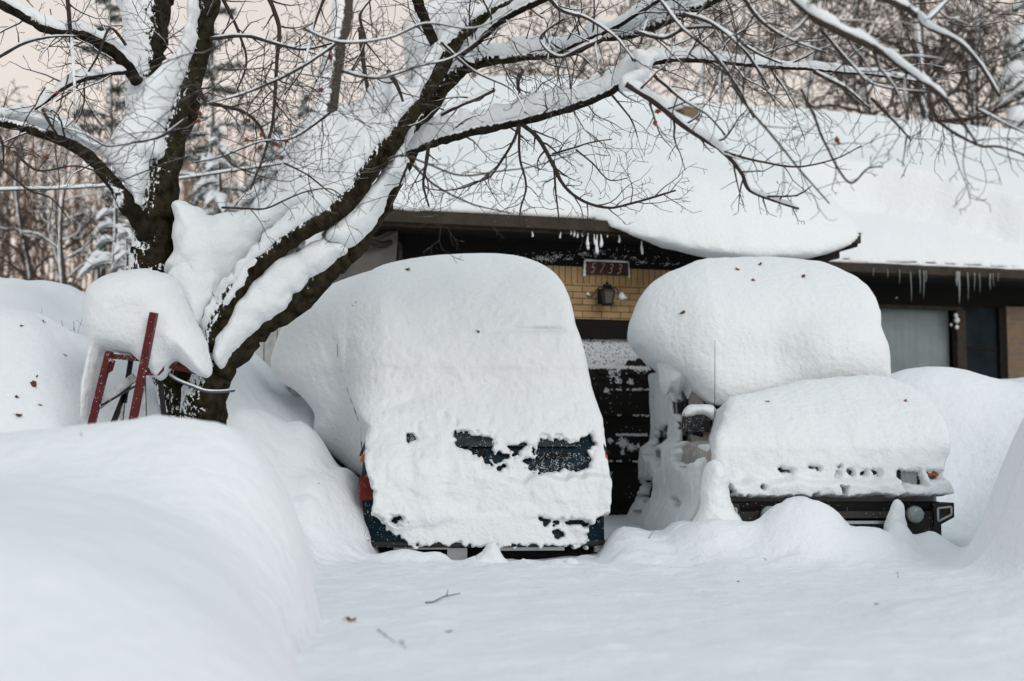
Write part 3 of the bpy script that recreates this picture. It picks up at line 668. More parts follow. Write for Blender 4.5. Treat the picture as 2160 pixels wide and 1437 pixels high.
# ---------------- the van
VA = R(4.5); VO = np.array([-.205, 10.75, 0])
van = empty('minivan', tuple(VO), VA)
tag(van, 'dark teal minivan seen from behind, buried under a tall dome of snow', 'van')
def vring(hw, z0, zbelt, zroof, wr):
    r = [(-hw*.93, z0), (-hw, z0+.12), (-hw, zbelt-.12), (-hw*.985, zbelt), (-(hw+wr)/2*.99, (zbelt+zroof)/2), (-wr, zroof-.10), (-wr*.86, zroof-.02), (-wr*.4, zroof)]
    return r+[(-a, b) for a, b in r[::-1]]
def van_t(t, z): return t+.40*float(sstep(1.0, 1.75, z))*max(0, 1-t/1.5)
b_ = MB(); secs = []
for t, hw, z0, zb, zr, wr in [(0, .86, .42, 1.0, 1.68, .62), (.04, .90, .38, 1.0, 1.70, .64), (.3, .93, .34, 1.02, 1.74, .68), (1.5, .93, .30, 1.02, 1.76, .70), (2.9, .93, .30, 1.0, 1.74, .68), (3.5, .92, .3, .98, 1.25, .66), (4.3, .90, .32, .9, .96, .66), (4.55, .80, .4, .75, .82, .6)]:
    secs.append((t, vring(hw, z0, zb, zr, wr)))
ring_loft(b_, secs, lambda s_, t, z_: (s_, van_t(t, z_), z_)); b_.build('body', M['teal'], van)
b_ = MB()
bump_prof = [(-.90, .30), (-.925, .40), (-.93, .48), (-.90, .60), (-.86, .62)]
out_ = []
for s_ in np.linspace(-1, 1, 41):
    hw = .915; tt = -.13+.13*abs(s_)**5*1.6; out_.append((s_*hw, tt))
V = []; prof = [(.0, .36), (-.01, .40), (0, .44), (.005, .52), (.0, .585), (.10, .60)]
for s_, tt in out_:
    V += [(s_, tt+dt+.0, z_) for dt, z_ in prof]
n = len(prof); Q = [(i*n+j, (i+1)*n+j, (i+1)*n+j+1, i*n+j+1) for i in range(40) for j in range(n-1)]
b_.add(V, Q); bmp = b_.build('bumper', M['teal'], van)
b_ = MB(); b_.tube([(s_, tt-.005, .375) for s_, tt in out_], .022, 6); b_.build('bumper_strip', M['plastic'], bmp)
b_ = MB(); b_.box((0, .65, .30), (1.66, 1.1, .36)); b_.box((0, 2.3, .34), (1.5, 3.6, .1)); b_.tube([(-.75, .1, .30), (.75, .1, .30)], .045, 8); b_.build('underbody', M['under'], van, False)
for c_, z_ in (((.35, .0, .335), (.50, .03, .028)), ((-.47, .0, .345), (.42, .03, .024)), ((-.205, .02, .27), (.15, .03, .14))):
    b_ = MB(); b_.box(c_, z_); b_.build('frosted_bracket', M['chrome'], van, False)
# licence recess and trim above
for c_, z_ in (((.42, -.008, 1.03), (.40, .03, .03)), ((-.12, -.006, 1.05), (.25, .03, .05))):
    b_ = MB(); b_.box(c_, z_); b_.build('hatch_trim', M['under'], van)
b_ = MB(); b_.prism([(-.70, 1.10), (.70, 1.10), (.58, 1.62), (-.58, 1.62)], -.006, .02, lambda a, b, t: (a, van_t(t, b), b)); b_.build('rear_window', M['glass_dark'], van, False)
for sg_ in (-1, 1):
    b_ = MB()
    b_.prism([(sg_*.935, .70), (sg_*.94, .87), (sg_*.91, .885), (sg_*.80, .86), (sg_*.78, .70)], -.035, .16, lambda a, b, t: (a, t, b))
    tl = b_.build('tail_light', M['red_lens'], van, False)
    b_ = MB(); b_.prism([(sg_*.935, .98), (sg_*.925, 1.04), (sg_*.86, 1.04), (sg_*.86, .98)], -.03, .12, lambda a, b, t: (a, t, b)); b_.build('turn_signal', M['amber'], van, False)
    b_ = MB(); b_.bar((sg_*.925, .02, 1.05), (sg_*.80, .20, 1.35), .02, .10); b_.build('pillar_trim', M['plastic'], van, False)
for sg_ in (-1, 1):
    for t in (.85, 3.75):
        tb, rb = MB(), MB(); wheel(tb, rb, (sg_*.80, t, .33)); wo_ = tb.build('wheel', M['rubber'], van); rb.build('rim', M['chrome'], wo_)

# van snow, in van coordinates; patches of bare paint are given in photo pixels
def to_world(s_, t, z, O, A):
    x, y = rot2(s_, t, A); return x+O[0], y+O[1], z
def xf_poly(pts, Y, O, A, n=4):
    o = []
    for a, b in cr_spline(pts, n, True):
        p = P(a, b, Y(a, b) if callable(Y) else Y); x, y = rot2(p[0]-O[0], p[1]-O[1], -A); o.append((x, p[2]))
    return np.array(o)
def van_snow():
    outline = [(1240, 1185), (1262, 1120), (1282, 1060), (1280, 960), (1256, 860), (1238, 770), (1222, 700), (1197, 625), (1165, 575), (1115, 543), (1050, 530), (960, 532), (870, 545), (790, 570), (735, 620), (712, 700), (728, 800), (755, 870), (775, 905), (770, 960), (778, 1000), (790, 1050), (783, 1092), (800, 1185)]
    poly = []
    for a, b in cr_spline(outline, 4, True):
        Yp = 11.25-.45*float(sstep(880, 960, b))+1.0*float(np.clip((680-b)/150, 0, 1)); p = P(a, b, Yp); x, y = rot2(p[0]-VO[0], p[1]-VO[1], -VA); poly.append((x, p[2]))
    poly = np.array(poly)
    outl = [(563, 760), (572, 735), (600, 690), (650, 638), (710, 600), (790, 566), (880, 556), (930, 640), (900, 980), (800, 1010), (740, 1000), (690, 960), (655, 915), (657, 880), (643, 857), (617, 833), (587, 817), (568, 795)]
    wpoly = xf_poly(outl, lambda a, b: 12.0+.85*float(np.clip((740-b)/150, 0, 1)), VO, VA)
    patches = [[(955, 918), (985, 919), (1030, 923), (1036, 930), (1036, 948), (1046, 975), (1030, 972), (1020, 960), (1000, 955), (985, 944), (968, 938)],
               [(1142, 930), (1182, 930), (1232, 944), (1238, 952), (1236, 985), (1215, 990), (1190, 984), (1160, 990), (1130, 986), (1112, 975), (1138, 966)],
               [(1225, 932), (1244, 914), (1249, 938), (1240, 953)], [(1044, 958), (1062, 956), (1067, 968), (1050, 969)], [(1078, 946), (1096, 947), (1084, 958)],
               [(860, 919), (874, 920), (872, 929), (862, 930)], [(1018, 958), (1034, 965), (1035, 976), (1022, 973)],
               [(776, 1088), (806, 1094), (812, 1112), (826, 1124), (845, 1136), (858, 1142), (870, 1170), (776, 1170)],
               [(1290, 1088), (1262, 1096), (1240, 1110), (1236, 1125), (1238, 1140), (1220, 1150), (1290, 1160)],
               [(1163, 1122), (1180, 1118), (1188, 1130), (1166, 1132)], [(830, 1090), (843, 1091), (841, 1096), (832, 1096)],
               [(735, 995), (762, 997), (778, 1012), (784, 1050), (735, 1050)]]
    lines = [((1058, 944), (1122, 941)), ((1132, 1090), (1142, 1098)), ((1142, 1098), (1235, 1102)), ((1122, 945), (1126, 962)), ((1050, 985), (1062, 985)), ((762, 935), (768, 905)), ((762, 990), (763, 950))]
    def fields(ax):
        S_, Z_ = np.meshgrid(ax[0], ax[2], indexing='ij')
        X, Y_, _ = to_world(S_, .05+.4*sstep(1.0, 1.8, Z_), Z_, VO, VA)
        px, py = proj(X, Y_, Z_)
        d2 = poly_sdf(S_, Z_, poly)+.010*fbm(S_, 0, Z_, 14, 3, 2)*(Z_ < 1.3)
        body = np.interp(Z_, [1.0, 1.34, 1.58, 1.70, 1.76], [0, .4*float(sstep(1, 1.75, 1.34)), .4*float(sstep(1, 1.75, 1.58)), .396, .4])-.02
        th = .055+.022*fbm(S_, 0, Z_, 3, 3, 5)+.005*fbm(S_, 0, Z_, 16, 3, 6)
        # bumper ledge lobe of snow
        top_l = 1012+14*vnoise(px/45, 0, 0, 1, 12)+7*vnoise(px/17, 0, 0, 1, 14)
        lw = 14+75*sstep(1090, 960, px); led = 1-sstep(0, 1, (top_l-py)/lw)
        th = th+led*(.12+.02*fbm(S_, 0, Z_, 6, 2, 8))*(1-.5*sstep(1085, 1140, py))
        D = np.full(S_.shape, 99.0, np.float32)
        for pp in patches: D = np.minimum(D, poly_sdf(px, py, pp))
        D = np.where((py > 905) & (py < 1000) & (px > 940), D-3.0, D)
        for a, b in lines: D = np.minimum(D, seg_d(px, py, a, b)-1.6)
        bot = 1149+4*vnoise(px/10, 0, 0, 1, 21)+5*vnoise(px/33, 0, 0, 1, 22); D = np.minimum(D, bot-py)
        # lightly rimed areas
        fr = np.exp(-(((px-1130)/55)**2+((py-990)/18)**2)*1.2)+.9*np.exp(-(((px-938)/12)**2+((py-978)/8)**2))+.55*np.exp(-(((px-890)/60)**2+((py-1100)/10)**2))+.5*np.exp(-(((px-900)/50)**2+((py-960)/14)**2))
        D = D+7*fbm(px, 0, py, .11, 3, 17)*(D < 40)
        D = D-fr*(4+16*np.clip(vnoise(px, py, 0, .30, 5)+.35, 0, 2))*(D < 25)
        cov = np.clip(D/9, -1, 1)
        ledge_room = 1
        th = th+.004*fbm(S_*1.4, 0, Z_*.7, 24, 2, 61)
        th = np.where(cov < 0, -.09+cov*.03, th*np.clip(cov, 0, 1)**.6)
        # dents and the crease where the roof snow starts
        for cx, cy, rx, ry, dp in [(1140, 697, 55, 6, .075), (1010, 703, 60, 3, .012), (935, 878, 9, 9, .03), (1175, 880, 25, 12, .03), (960, 890, 5, 10, .03), (1140, 880, 4, 9, .02), (850, 850, 60, 12, .025), (1110, 770, 8, 5, .015), (828, 780, 10, 6, .02), (990, 800, 6, 8, .015), (880, 905, 6, 12, .02), (1030, 890, 5, 8, .02), (885, 960, 5, 6, .02), (915, 920, 6, 5, .02), (940, 1022, 14, 3, .02)]:
            yy = cy-(.10*(px-cx) if cx == 1130 else 0)+(.35*(px-cx)*-1 if cx == 850 else 0)
            th = th-dp*np.exp(-(((px-cx)/rx)**2+((py-yy)/ry)**2))
        dome = .95*np.clip((Z_-1.86)/.88, 0, 1.3)**2.4+.05*sstep(1.7, 1.9, Z_)
        # roof snow bulges a little over the hatch
        bulge = -.10*np.exp(-((Z_-1.85)/.22)**2)
        surf = body-th+dome+bulge*sstep(1.4, 1.75, Z_)+.03*fbm(S_, 0, Z_, 1.6, 3, 33)
        bt = -.13+.13*np.clip(np.abs(S_)/.915, 0, 1)**5*1.6
        surf = np.where((cov > 0) & (Z_ < .66), np.minimum(surf, bt-.045*np.clip(cov*2, 0, 1)*sstep(.66, .58, Z_)-.01), surf)
        # left edge rounds back
        lf = np.clip((-.72-S_)/.35, 0, 1); surf = surf+.25*lf**2*sstep(1.1, 1.6, Z_)
        wd2 = poly_sdf(S_, Z_, wpoly)+.008*fbm(S_, 0, Z_, 4, 3, 4)
        xl = np.clip(-.80-S_, 0, 2)
        wf = .42+.72*xl+.50*np.clip(1.75-Z_, 0, 1.0)*np.clip(xl*3, 0, 1)+.95*np.clip((Z_-2.10)/.5, 0, 1.3)**2+.02*fbm(S_, 0, Z_, 2, 3, 8)
        wf = wf+.005*np.sin((Z_*1.3+S_*3.2)*22+4*fbm(S_, 0, Z_, 2, 2, 5))*sstep(-.9, -1.2, S_)
        return d2, surf, S_, Z_, wd2, wf
    out = MB()
    # fine rear block
    for lo, hi, sp in [((-1.15, -.30, .30), (1.02, .62, 2.75), (.009, .02, .009)), ((-2.3, .60, .45), (1.05, 4.5, 3.05), (.028, .05, .028))]:
        ax = grid3(lo, hi, sp); d2, surf, S_, Z_, wd2, wf = fields(ax)
        t = ax[1][None, :, None]
        shrink = .0 if lo[1] < 0 else 0.0
        d2t = d2[:, None, :]+np.clip(t-.6, 0, 9)*.0+np.clip(t-3.0, 0, 9)**2*.12
        k = .13*sstep(1.0, 1.6, Z_)[:, None, :]+.03
        vol = smax(d2t, surf[:, None, :]-t, k)
        vol = np.maximum(vol, (t-4.3))
        wv = smax(wd2[:, None, :]+.03*t, wf[:, None, :]-t, .20); wv = smax(wv, t-4.1+0*wv, .2)
        # hollow: below the belt the snow is only a crust on the bodywork
        core = np.maximum(np.maximum(np.abs(S_)-.84, Z_-.98)[:, None, :]+0*t, (.06 - t))
        vol = np.maximum(vol, -core)
        vol = smin(vol, wv, .14)
        V, Q = surf_nets(vol.astype(np.float32), (lo[0], lo[1], lo[2]), sp)
        out.add(V, Q)
    return out
van_snow().build('snow_cover', M['snow_streak'], van)
# ---------------- the truck
TA = R(2.5); TO = np.array([2.37, 10.72, 0])
truck = empty('off_road_truck', tuple(TO), TA)
tag(truck, 'boxy silver off road truck facing the camera with a mushroom of snow on its cab', 'truck')
def tring(hw, z0, z1, tw):
    r = [(-hw, z0), (-hw, z1-.06), (-hw+.03, z1-.015), (-tw, z1)]
    return r+[(-a, b) for a, b in r[::-1]]
b_ = MB(); ring_loft(b_, [(0, tring(.80, .60, 1.06, .7)), (.05, tring(.84, .58, 1.09, .75)), (1.15, tring(.86, .55, 1.16, .78)), (3.9, tring(.86, .5, 1.12, .78))], lambda a, t, z: (a, t, z)); b_.build('body', M['silver'], truck)
b_ = MB(); ring_loft(b_, [(1.25, tring(.80, 1.10, 1.14, .72)), (1.62, tring(.76, 1.10, 1.80, .66)), (2.2, tring(.76, 1.1, 1.84, .66)), (3.6, tring(.76, 1.1, 1.82, .66)), (3.85, tring(.78, 1.1, 1.5, .68))], lambda a, t, z: (a, t, z)); cab = b_.build('cab', M['silver'], truck)
b_ = MB(); b_.box((-.79, 2.0, 1.42), (.02, .62, .42)); b_.box((-.79, 2.95, 1.42), (.02, .8, .40)); b_.build('side_window', M['glass_dark'], truck, False)
b_ = MB(); b_.bar((0, 1.30, 1.20), (0, 1.56, 1.74), 1.35, .02, (0, 1, 0)); b_.build('windshield', M['glass_dark'], truck, False)
b_ = MB()
for k in range(9): b_.box((-.36+k*.09, -.012, .88), (.035, .03, .24))
b_.build('grille', M['black'], truck, False)
for sg_ in (-1, 1):
    b_ = MB(); b_.prism([(sg_*.50, .78), (sg_*.70, .78), (sg_*.70, .96), (sg_*.50, .96)], -.04, .02, lambda a, b, t: (a, t, b)); hb = b_.build('headlight', M['black'], truck, False)
    b_ = MB(); b_.prism([(sg_*.54, .80), (sg_*.66, .80), (sg_*.66, .925), (sg_*.54, .925)], -.048, -.03, lambda a, b, t: (a, t, b)); b_.build('lens', M['clear_lens'], hb, False)
    b_ = MB(); b_.box((sg_*.79, -.02, .905), (.10, .06, .05)); b_.build('turn_signal', M['amber'], truck, False)
b_ = MB(); b_.prism([(-.24, .62), (-.26, .66), (-.22, .69), (-.06, .69), (-.06, .54), (-.20, .545), (-.25, .57)], -.80, .80, lambda a, b, t: (t, a+.10*(abs(t)/.8)**4, b)); b_.box((0, -.10, .47), (1.24, .10, .16))
for k in range(5): b_.box((-.46+k*.23, -.165, .475), (.03, .03, .14))
for sg_ in (-1, 1):
    b_.prism([(sg_*.72, .68), (sg_*.87, .685), (sg_*.87, .58), (sg_*.72, .50)], -.24, -.02, lambda a, b, t: (a, t, b)); b_.box((sg_*.66, -.10, .51), (.25, .20, .22))
bu = b_.build('bumper', M['black'], truck, False)
b_ = MB(); b_.box((.13, -.28, .545), (.44, .02, .022)); b_.box((.16, -.26, .46), (.30, .02, .02)); b_.build('bumper_bar', M['chrome'], bu, False)
for sg_ in (-1, 1):
    b_ = MB(); My = np.array([(1, 0, 0), (0, 0, 1), (0, 1, 0)]); b_.lathe([(0, -.02), (.05, -.018), (.062, -.005), (.066, .03), (.04, .05)], 18, My@np.diag([1, 1, -1]) if False else np.array([(1, 0, 0), (0, 0, 1), (0, 1, 0)]).T, (sg_*.575 if sg_ > 0 else -.50, -.26, .60)); b_.build('fog_light', M['clear_lens'], bu)
    b_ = MB(); f_ = [(sg_*.745, .645), (sg_*.845, .655), (sg_*.845, .60), (sg_*.745, .55)]
    for i_ in range(4): b_.tube([(f_[i_][0], -.25, f_[i_][1]), (f_[(i_+1) % 4][0], -.25, f_[(i_+1) % 4][1])], .009, 5)
    b_.build('tow_loop', M['truckwhite'], bu)
for sg_ in (-1, 1):
    for t in (.75, 3.15):
        tb, rb = MB(), MB(); wheel(tb, rb, (sg_*.76, t, .38), .38, .24); wo_ = tb.build('wheel', M['rubber'], truck); rb.build('rim', M['truckwhite'], wo_)
        b_ = MB(); an = np.linspace(0, math.pi, 14); b_.tube([(sg_*.86, t+.47*math.cos(a), .42+.45*math.sin(a)) for a in an], .035, 6); b_.build('fender_flare', M['plastic'], truck)
def tl(px, py, Y):
    p = P(px, py, Y); x, y = rot2(p[0]-TO[0], p[1]-TO[1], -TA); return np.array([x, y, p[2]])
b_ = MB(); c = tl(1468, 892, 11.95); b_.box(tuple(c), (.22, .10, .15)); mir = b_.build('wing_mirror', add_snow(mat('mirror_black', (.012, .012, .014), .7), (0, -1, .3), 1.12, .05, 30, .5), truck, False)
b_ = MB(); b_.tube(cr_spline([tl(1455, 913, 11.95), tl(1475, 915, 11.97), tl(1485, 930, 12.0), tl(1493, 944, 12.05)], 4), .02, 6); b_.build('mirror_arm', M['black'], mir)
b_ = MB(); slab_snow(b_, [(1443, 880), (1447, 862), (1462, 853), (1490, 853), (1508, 862), (1507, 885), (1480, 878)], 11.95, .10, .06, .01, 3)
V = np.concatenate(b_.V); xx, yy = rot2(V[:, 0]-TO[0], V[:, 1]-TO[1], -TA); b_.V = [np.stack([xx, yy, V[:, 2]], 1)]; b_.build('mirror_snow', M['snow'], mir)
b_ = MB(); a = tl(1508, 880, 11.3); b = tl(1508, 718, 11.3); b_.tube([a, b], [.0035, .0016], 5); b_.build('antenna', M['black'], truck)
for t in (1.95, 2.75):
    b_ = MB(); b_.box((-.875, t+.25, 1.0), (.03, .14, .04)); b_.build('door_handle', M['black'], truck, False)

def truck_hood_snow():
    outl = [(1500, 860), (1510, 832), (1540, 822), (1620, 812), (1720, 800), (1850, 790), (1900, 810), (1945, 848), (1968, 905), (1980, 960), (1988, 1010), (1986, 1047), (1800, 1052), (1560, 1052), (1530, 1040), (1512, 1010), (1495, 975), (1490, 930), (1498, 890)]
    poly = xf_poly(outl, lambda a, b: 10.72+.85*float(np.clip((1000-b)/190, 0, 1)), TO, TA)
    patches = [[(1638, 989), (1668, 991), (1666, 997), (1645, 993)], [(1700, 985), (1724, 986), (1722, 989)], [(1760, 988), (1765, 985), (1762, 1004), (1757, 1006)], [(1783, 988), (1794, 996), (1794, 1003), (1786, 998)],
               [(1812, 994), (1820, 994), (1822, 1004), (1808, 1003)], [(1836, 992), (1847, 995), (1847, 1003), (1838, 1003)],
               [(1888, 998), (1895, 993), (1934, 995), (1937, 1024), (1925, 1020), (1905, 1018), (1892, 1024)], [(1951, 998), (1978, 998), (1976, 1006), (1955, 1014)], [(1766, 1028), (1771, 1030), (1769, 1038)],
               [(1600, 1026), (1604, 1026), (1602, 1030)]]
    lines = [((1512, 985), (1535, 1035))]
    lo = (-1.0, -.38, .62); hi = (1.02, 1.55, 1.78); sp = (.010, .022, .010); ax = grid3(lo, hi, sp)
    S_, Z_ = np.meshgrid(ax[0], ax[2], indexing='ij'); X, Y_, _ = to_world(S_, -.02+0*S_, Z_, TO, TA); px, py = proj(X, Y_, Z_)
    d2 = poly_sdf(S_, Z_, poly)+.008*fbm(S_, 0, Z_, 12, 3, 2)
    th = .075+.02*fbm(S_, 0, Z_, 4, 3, 3)+.006*fbm(S_*1.6+.25*Z_, 0, Z_*.45, 6, 3, 7)+.004*fbm(S_, 0, Z_, 18, 2, 6)
    led = sstep(1005, 1022, py+8*vnoise(px/30, 0, 0, 1, 4)); th = th+.12*led
    hump = np.exp(-(((px-1917)/34)**2+((py-1036)/16)**2)); th = th+.07*hump
    D = np.full(S_.shape, 99.0, np.float32)
    for pp in patches: D = np.minimum(D, poly_sdf(px, py, pp))
    for a, b in lines: D = np.minimum(D, seg_d(px, py, a, b)-1.5)
    D = np.minimum(D, 1049+3*vnoise(px/9, 0, 0, 1, 2)+3*vnoise(px/30, 0, 0, 1, 6)-py)
    D = D+4*fbm(px, 0, py, .13, 3, 7)*(D < 30); cov = np.clip(D/7, -1, 1)
    th = np.where(cov < 0, -.08, th*np.clip(cov, 0, 1)**.5)
    face = .55*np.clip((Z_-1.08)/.45, 0, 1.4)**1.6
    surf = -.03-th+face+.02*fbm(S_, 0, Z_, 1.5, 3, 3)
    t = ax[1][None, :, None]
    vol = smax(d2[:, None, :]+.13*np.clip(t, 0, 2)*np.clip(-S_/.7, 0, 1)[:, None, :], surf[:, None, :]-t, .05+.10*sstep(1.1, 1.4, Z_)[:, None, :])
    core = np.maximum(np.maximum(np.abs(S_)-.78, Z_-1.02)[:, None, :]+0*t, .05-t); vol = np.maximum(vol, -core)
    return surf_nets(vol.astype(np.float32), lo, sp)
V, Q = truck_hood_snow(); mesh_obj('hood_snow', V, Q, M['snow_streak'], truck)
def truck_roof_snow():
    outl = [(1347, 668), (1356, 620), (1380, 592), (1424, 570), (1482, 552), (1560, 544), (1640, 545), (1705, 556), (1765, 580), (1815, 615), (1848, 660), (1868, 715), (1878, 765), (1876, 800), (1830, 816), (1780, 822), (1700, 826), (1600, 842), (1540, 856), (1500, 846), (1460, 806), (1425, 775), (1390, 750), (1362, 715)]
    poly = xf_poly(outl, lambda a, b: 11.9+1.05*float(np.clip((690-b)/130, 0, 1)), TO, TA)
    lo = (-1.6, .45, 1.3); hi = (1.2, 4.1, 3.05); sp = (.018, .035, .018); ax = grid3(lo, hi, sp)
    S_, Z_ = np.meshgrid(ax[0], ax[2], indexing='ij'); X, Y_, _ = to_world(S_, 1.2+0*S_, Z_, TO, TA); px, py = proj(X, Y_, Z_)
    d2 = poly_sdf(S_, Z_, poly)+.012*fbm(S_, 0, Z_, 7, 3, 2)
    face = 1.02+.95*np.clip((Z_-1.9)/.95, 0, 1.3)**2.3+.10*np.clip((1.78-Z_)/.35, 0, 1)**2
    face = face-.16*np.exp(-(((px-1760)/110)**2+((py-735)/62)**2)**1.5)+.05*np.exp(-(((px-1640)/60)**2+((py-730)/50)**2))
    face = face+.45*np.clip((-.62-S_)/.6, 0, 1)**1.5
    surf = face+.025*fbm(S_, 0, Z_, 1.8, 3, 5)+.006*fbm(S_, 0, Z_*.35, 12, 3, 8)
    t = ax[1][None, :, None]
    vol = smax(d2[:, None, :]+np.clip(t-1.8, 0, 3)**2*.10, surf[:, None, :]-t, .20)
    vol = smax(vol, t-3.95+0*vol, .2)
    # lobed underside on the left, hanging over the side windows
    return surf_nets(vol.astype(np.float32), lo, sp)
V, Q = truck_roof_snow(); mesh_obj('cab_snow', V, Q, M['snow_streak'], truck)
b_ = MB(); slab_snow(b_, [(1378, 725), (1384, 760), (1392, 790), (1394, 812), (1404, 838), (1414, 826), (1428, 836), (1440, 822), (1452, 842), (1466, 826), (1482, 848), (1497, 830), (1512, 852), (1530, 846), (1545, 790), (1500, 730), (1430, 705)], 12.35, .42, .22, .015, 44, .03)
V = np.concatenate(b_.V); xx, yy = rot2(V[:, 0]-TO[0], V[:, 1]-TO[1], -TA); b_.V = [np.stack([xx, yy, V[:, 2]], 1)]; b_.build('hanging_snow', M['snow_streak'], truck)
# plastered side: snow crust over the left flank with streaks of bare metal
def truck_side_snow():
    lo = (-1.30, .25, .25); hi = (-.62, 4.05, 1.95); sp = (.02, .022, .018); ax = grid3(lo, hi, sp)
    T_, Z_ = np.meshgrid(ax[1], ax[2], indexing='ij')
    X, Y_, _ = to_world(-.88+0*T_, T_, Z_, TO, TA); px, py = proj(X, Y_, Z_)
    body = -.88+.10*sstep(1.10, 1.2, Z_)
    th = .07+.03*fbm(0, T_, Z_*.6, 2.2, 3, 3)+.012*fbm(0, T_*2.0, Z_*.6, 9, 3, 5)
    
    patches = [[(1432, 905), (1452, 900), (1475, 920), (1490, 945), (1485, 965), (1468, 975), (1455, 990), (1446, 985), (1436, 978)], [(1375, 944), (1402, 950), (1403, 985), (1380, 962)], [(1383, 912), (1392, 905), (1392, 945), (1376, 945)],
               [(1368, 1015), (1392, 1010), (1388, 1085), (1372, 1085)], [(1418, 893), (1432, 895), (1432, 903), (1420, 902)], [(1489, 826), (1514, 830), (1514, 851), (1490, 848)], [(1456, 822), (1466, 820), (1470, 848), (1458, 848)],
               [(1403, 845), (1422, 855), (1424, 872), (1408, 868)], [(1438, 1056), (1452, 1062), (1452, 1070), (1438, 1068)], [(1490, 950), (1496, 945), (1492, 978), (1487, 978)]]
    D = np.full(T_.shape, 99.0, np.float32)
    for pp in patches: D = np.minimum(D, poly_sdf(px, py, pp))
    D = D+5*fbm(px, 0, py, .12, 3, 9)*(D < 25)-6*np.clip(vnoise(px, 0, py*.18, .25, 2), 0, 1)*(D < 9)
    cov = np.clip(D/6, -1, 1); th = np.where(cov < 0, -.04, th*np.clip(cov, 0, 1)**.6)
    th = th+.16*sstep(.75, .35, Z_)
    surf = (body-th)[None]
    s_ = ax[0][:, None, None]
    vol = smax(surf-s_, s_+.80+0*surf, .02)
    vol = smax(vol, (Z_-1.86)[None]+0*vol, .05); vol = np.maximum(vol, np.minimum(Z_-1.16, 1.75-T_)[None]); vol = smax(vol, (.35-T_)[None]+0*vol, .06); vol = smax(vol, (T_-3.6)[None]+0*vol, .1)
    vol = np.maximum(vol, (.30-Z_)[None]+0*vol)
    return surf_nets(vol.astype(np.float32), lo, sp)
V, Q = truck_side_snow(); mesh_obj('side_snow', V, Q, M['snow_streak'], truck)

# ================================================================== STEPLADDER under a heap of snow
LY = 9.55
lad = empty('stepladder', tuple(P(300, 880, LY)))
tag(lad, 'red stepladder tilted beside the tree with a big heap of snow on it', 'ladder')
lo_ = np.array(lad.location)
def lp(px, py, Y=LY): return P(px, py, Y)-lo_
for a, b, wd, yy_ in [((325, 660), (279, 895), .046, 9.32), ((231, 742), (192, 900), .040, 9.45)]:
    m_ = MB(); m_.bar(lp(*a, yy_), lp(*b, yy_+.1), wd, .06); m_.build('leg', M['red'], lad, False)
m_ = MB(); m_.bar(lp(228, 751, 9.58), lp(296, 757, 9.58), .034, .05); m_.build('top_bar', M['red'], lad, False)
m_ = MB(); m_.prism([(306, 792), (312, 778), (328, 760), (348, 764), (346, 782), (336, 792)], 0, 1, lambda a, b, t: lp(a, b, 9.56+.05*t)); m_.build('hinge_plate', M['red'], lad, False); m_ = MB(); m_.prism([(226, 790), (236, 757), (244, 762), (238, 782)], 0, 1, lambda a, b, t: lp(a, b, 9.56+.04*t)); m_.build('hinge_plate', M['red'], lad, False)
m_ = MB(); m_.bar(lp(352, 770, 9.66), lp(438, 789, 9.66), .040, .05); m_.build('side_rail', M['red'], lad, False)
m_ = MB(); m_.bar(lp(206, 856, 9.6), lp(285, 795, 9.6), .055, .03); m_.build('rung', M['ladder_grey'], lad, False)
m_ = MB(); m_.bar(lp(206, 860, 9.585), lp(285, 815, 9.585), .010, .03); m_.build('rung_edge', M['black'], lad, False)
for a, b, wd in [((276, 800), (236, 900), .034), ((262, 835), (256, 895), .018), ((304, 790), (307, 895), .016), ((336, 785), (348, 895), .030), ((276, 760), (262, 850), .03)]:
    m_ = MB(); m_.bar(lp(*a, 9.75), lp(*b, 9.75), wd, .03); m_.build('rear_leg', M['ladder_grey'] if wd < .02 else M['black'], lad, False)
m_ = MB()
slab_snow(m_, [(182, 640), (195, 605), (232, 580), (290, 568), (335, 574), (368, 588), (386, 625), (405, 665), (425, 705), (441, 745), (443, 780), (437, 792), (415, 786), (392, 772), (372, 765), (350, 788), (338, 800), (325, 790), (315, 775), (300, 768), (285, 755), (262, 750), (240, 742), (222, 742), (214, 775), (203, 830), (192, 882), (176, 885), (176, 800), (190, 720), (178, 690)], 9.68, .30, .22, .015, 5, .02)
V = np.concatenate(m_.V)
# the front leg stands proud of the heap
m_.V = [V-lo_]; m_.build('snow_heap', M['snow'], lad)

# ================================================================== small things lying on the snow (found by casting rays on what is built)
bpy.context.view_layer.update(); DG = bpy.context.evaluated_depsgraph_get()
def cast(px, py):
    d = Vector(ray(px, py)).normalized()
    ok, loc, nor, i_, ob, mm = SC.ray_cast(DG, Vector((0, 0, CAMZ)), d)
    return (loc, nor) if ok else (None, None)
def leaf_mesh(sz, curl, seed):
    r_ = random.Random(seed); n = 11; V = [(0, 0, curl*sz*.3)]
    for k in range(n):
        a = k*2*math.pi/n; rr = sz*(.55+.45*(1 if k % 2 else .45))*r_.uniform(.75, 1.1)
        V.append((rr*math.cos(a), rr*math.sin(a)*.75, curl*sz*r_.uniform(-.4, .9)))
    V += [(v[0], v[1], v[2]-.0015) for v in V]; m_ = n+1
    T = [(0, 1+k, 1+(k+1) % n) for k in range(n)]+[(m_, m_+1+(k+1) % n, m_+1+k) for k in range(n)]
    mb = MB(); mb.add(V, [(1+k, m_+1+k, m_+1+(k+1) % n, 1+(k+1) % n) for k in range(n)], T)
    mb.tube([(sz*.5, 0, 0), (sz*1.0, sz*.1, sz*.1), (sz*1.4, sz*.3, sz*.1)], .0015, 4)
    return mb
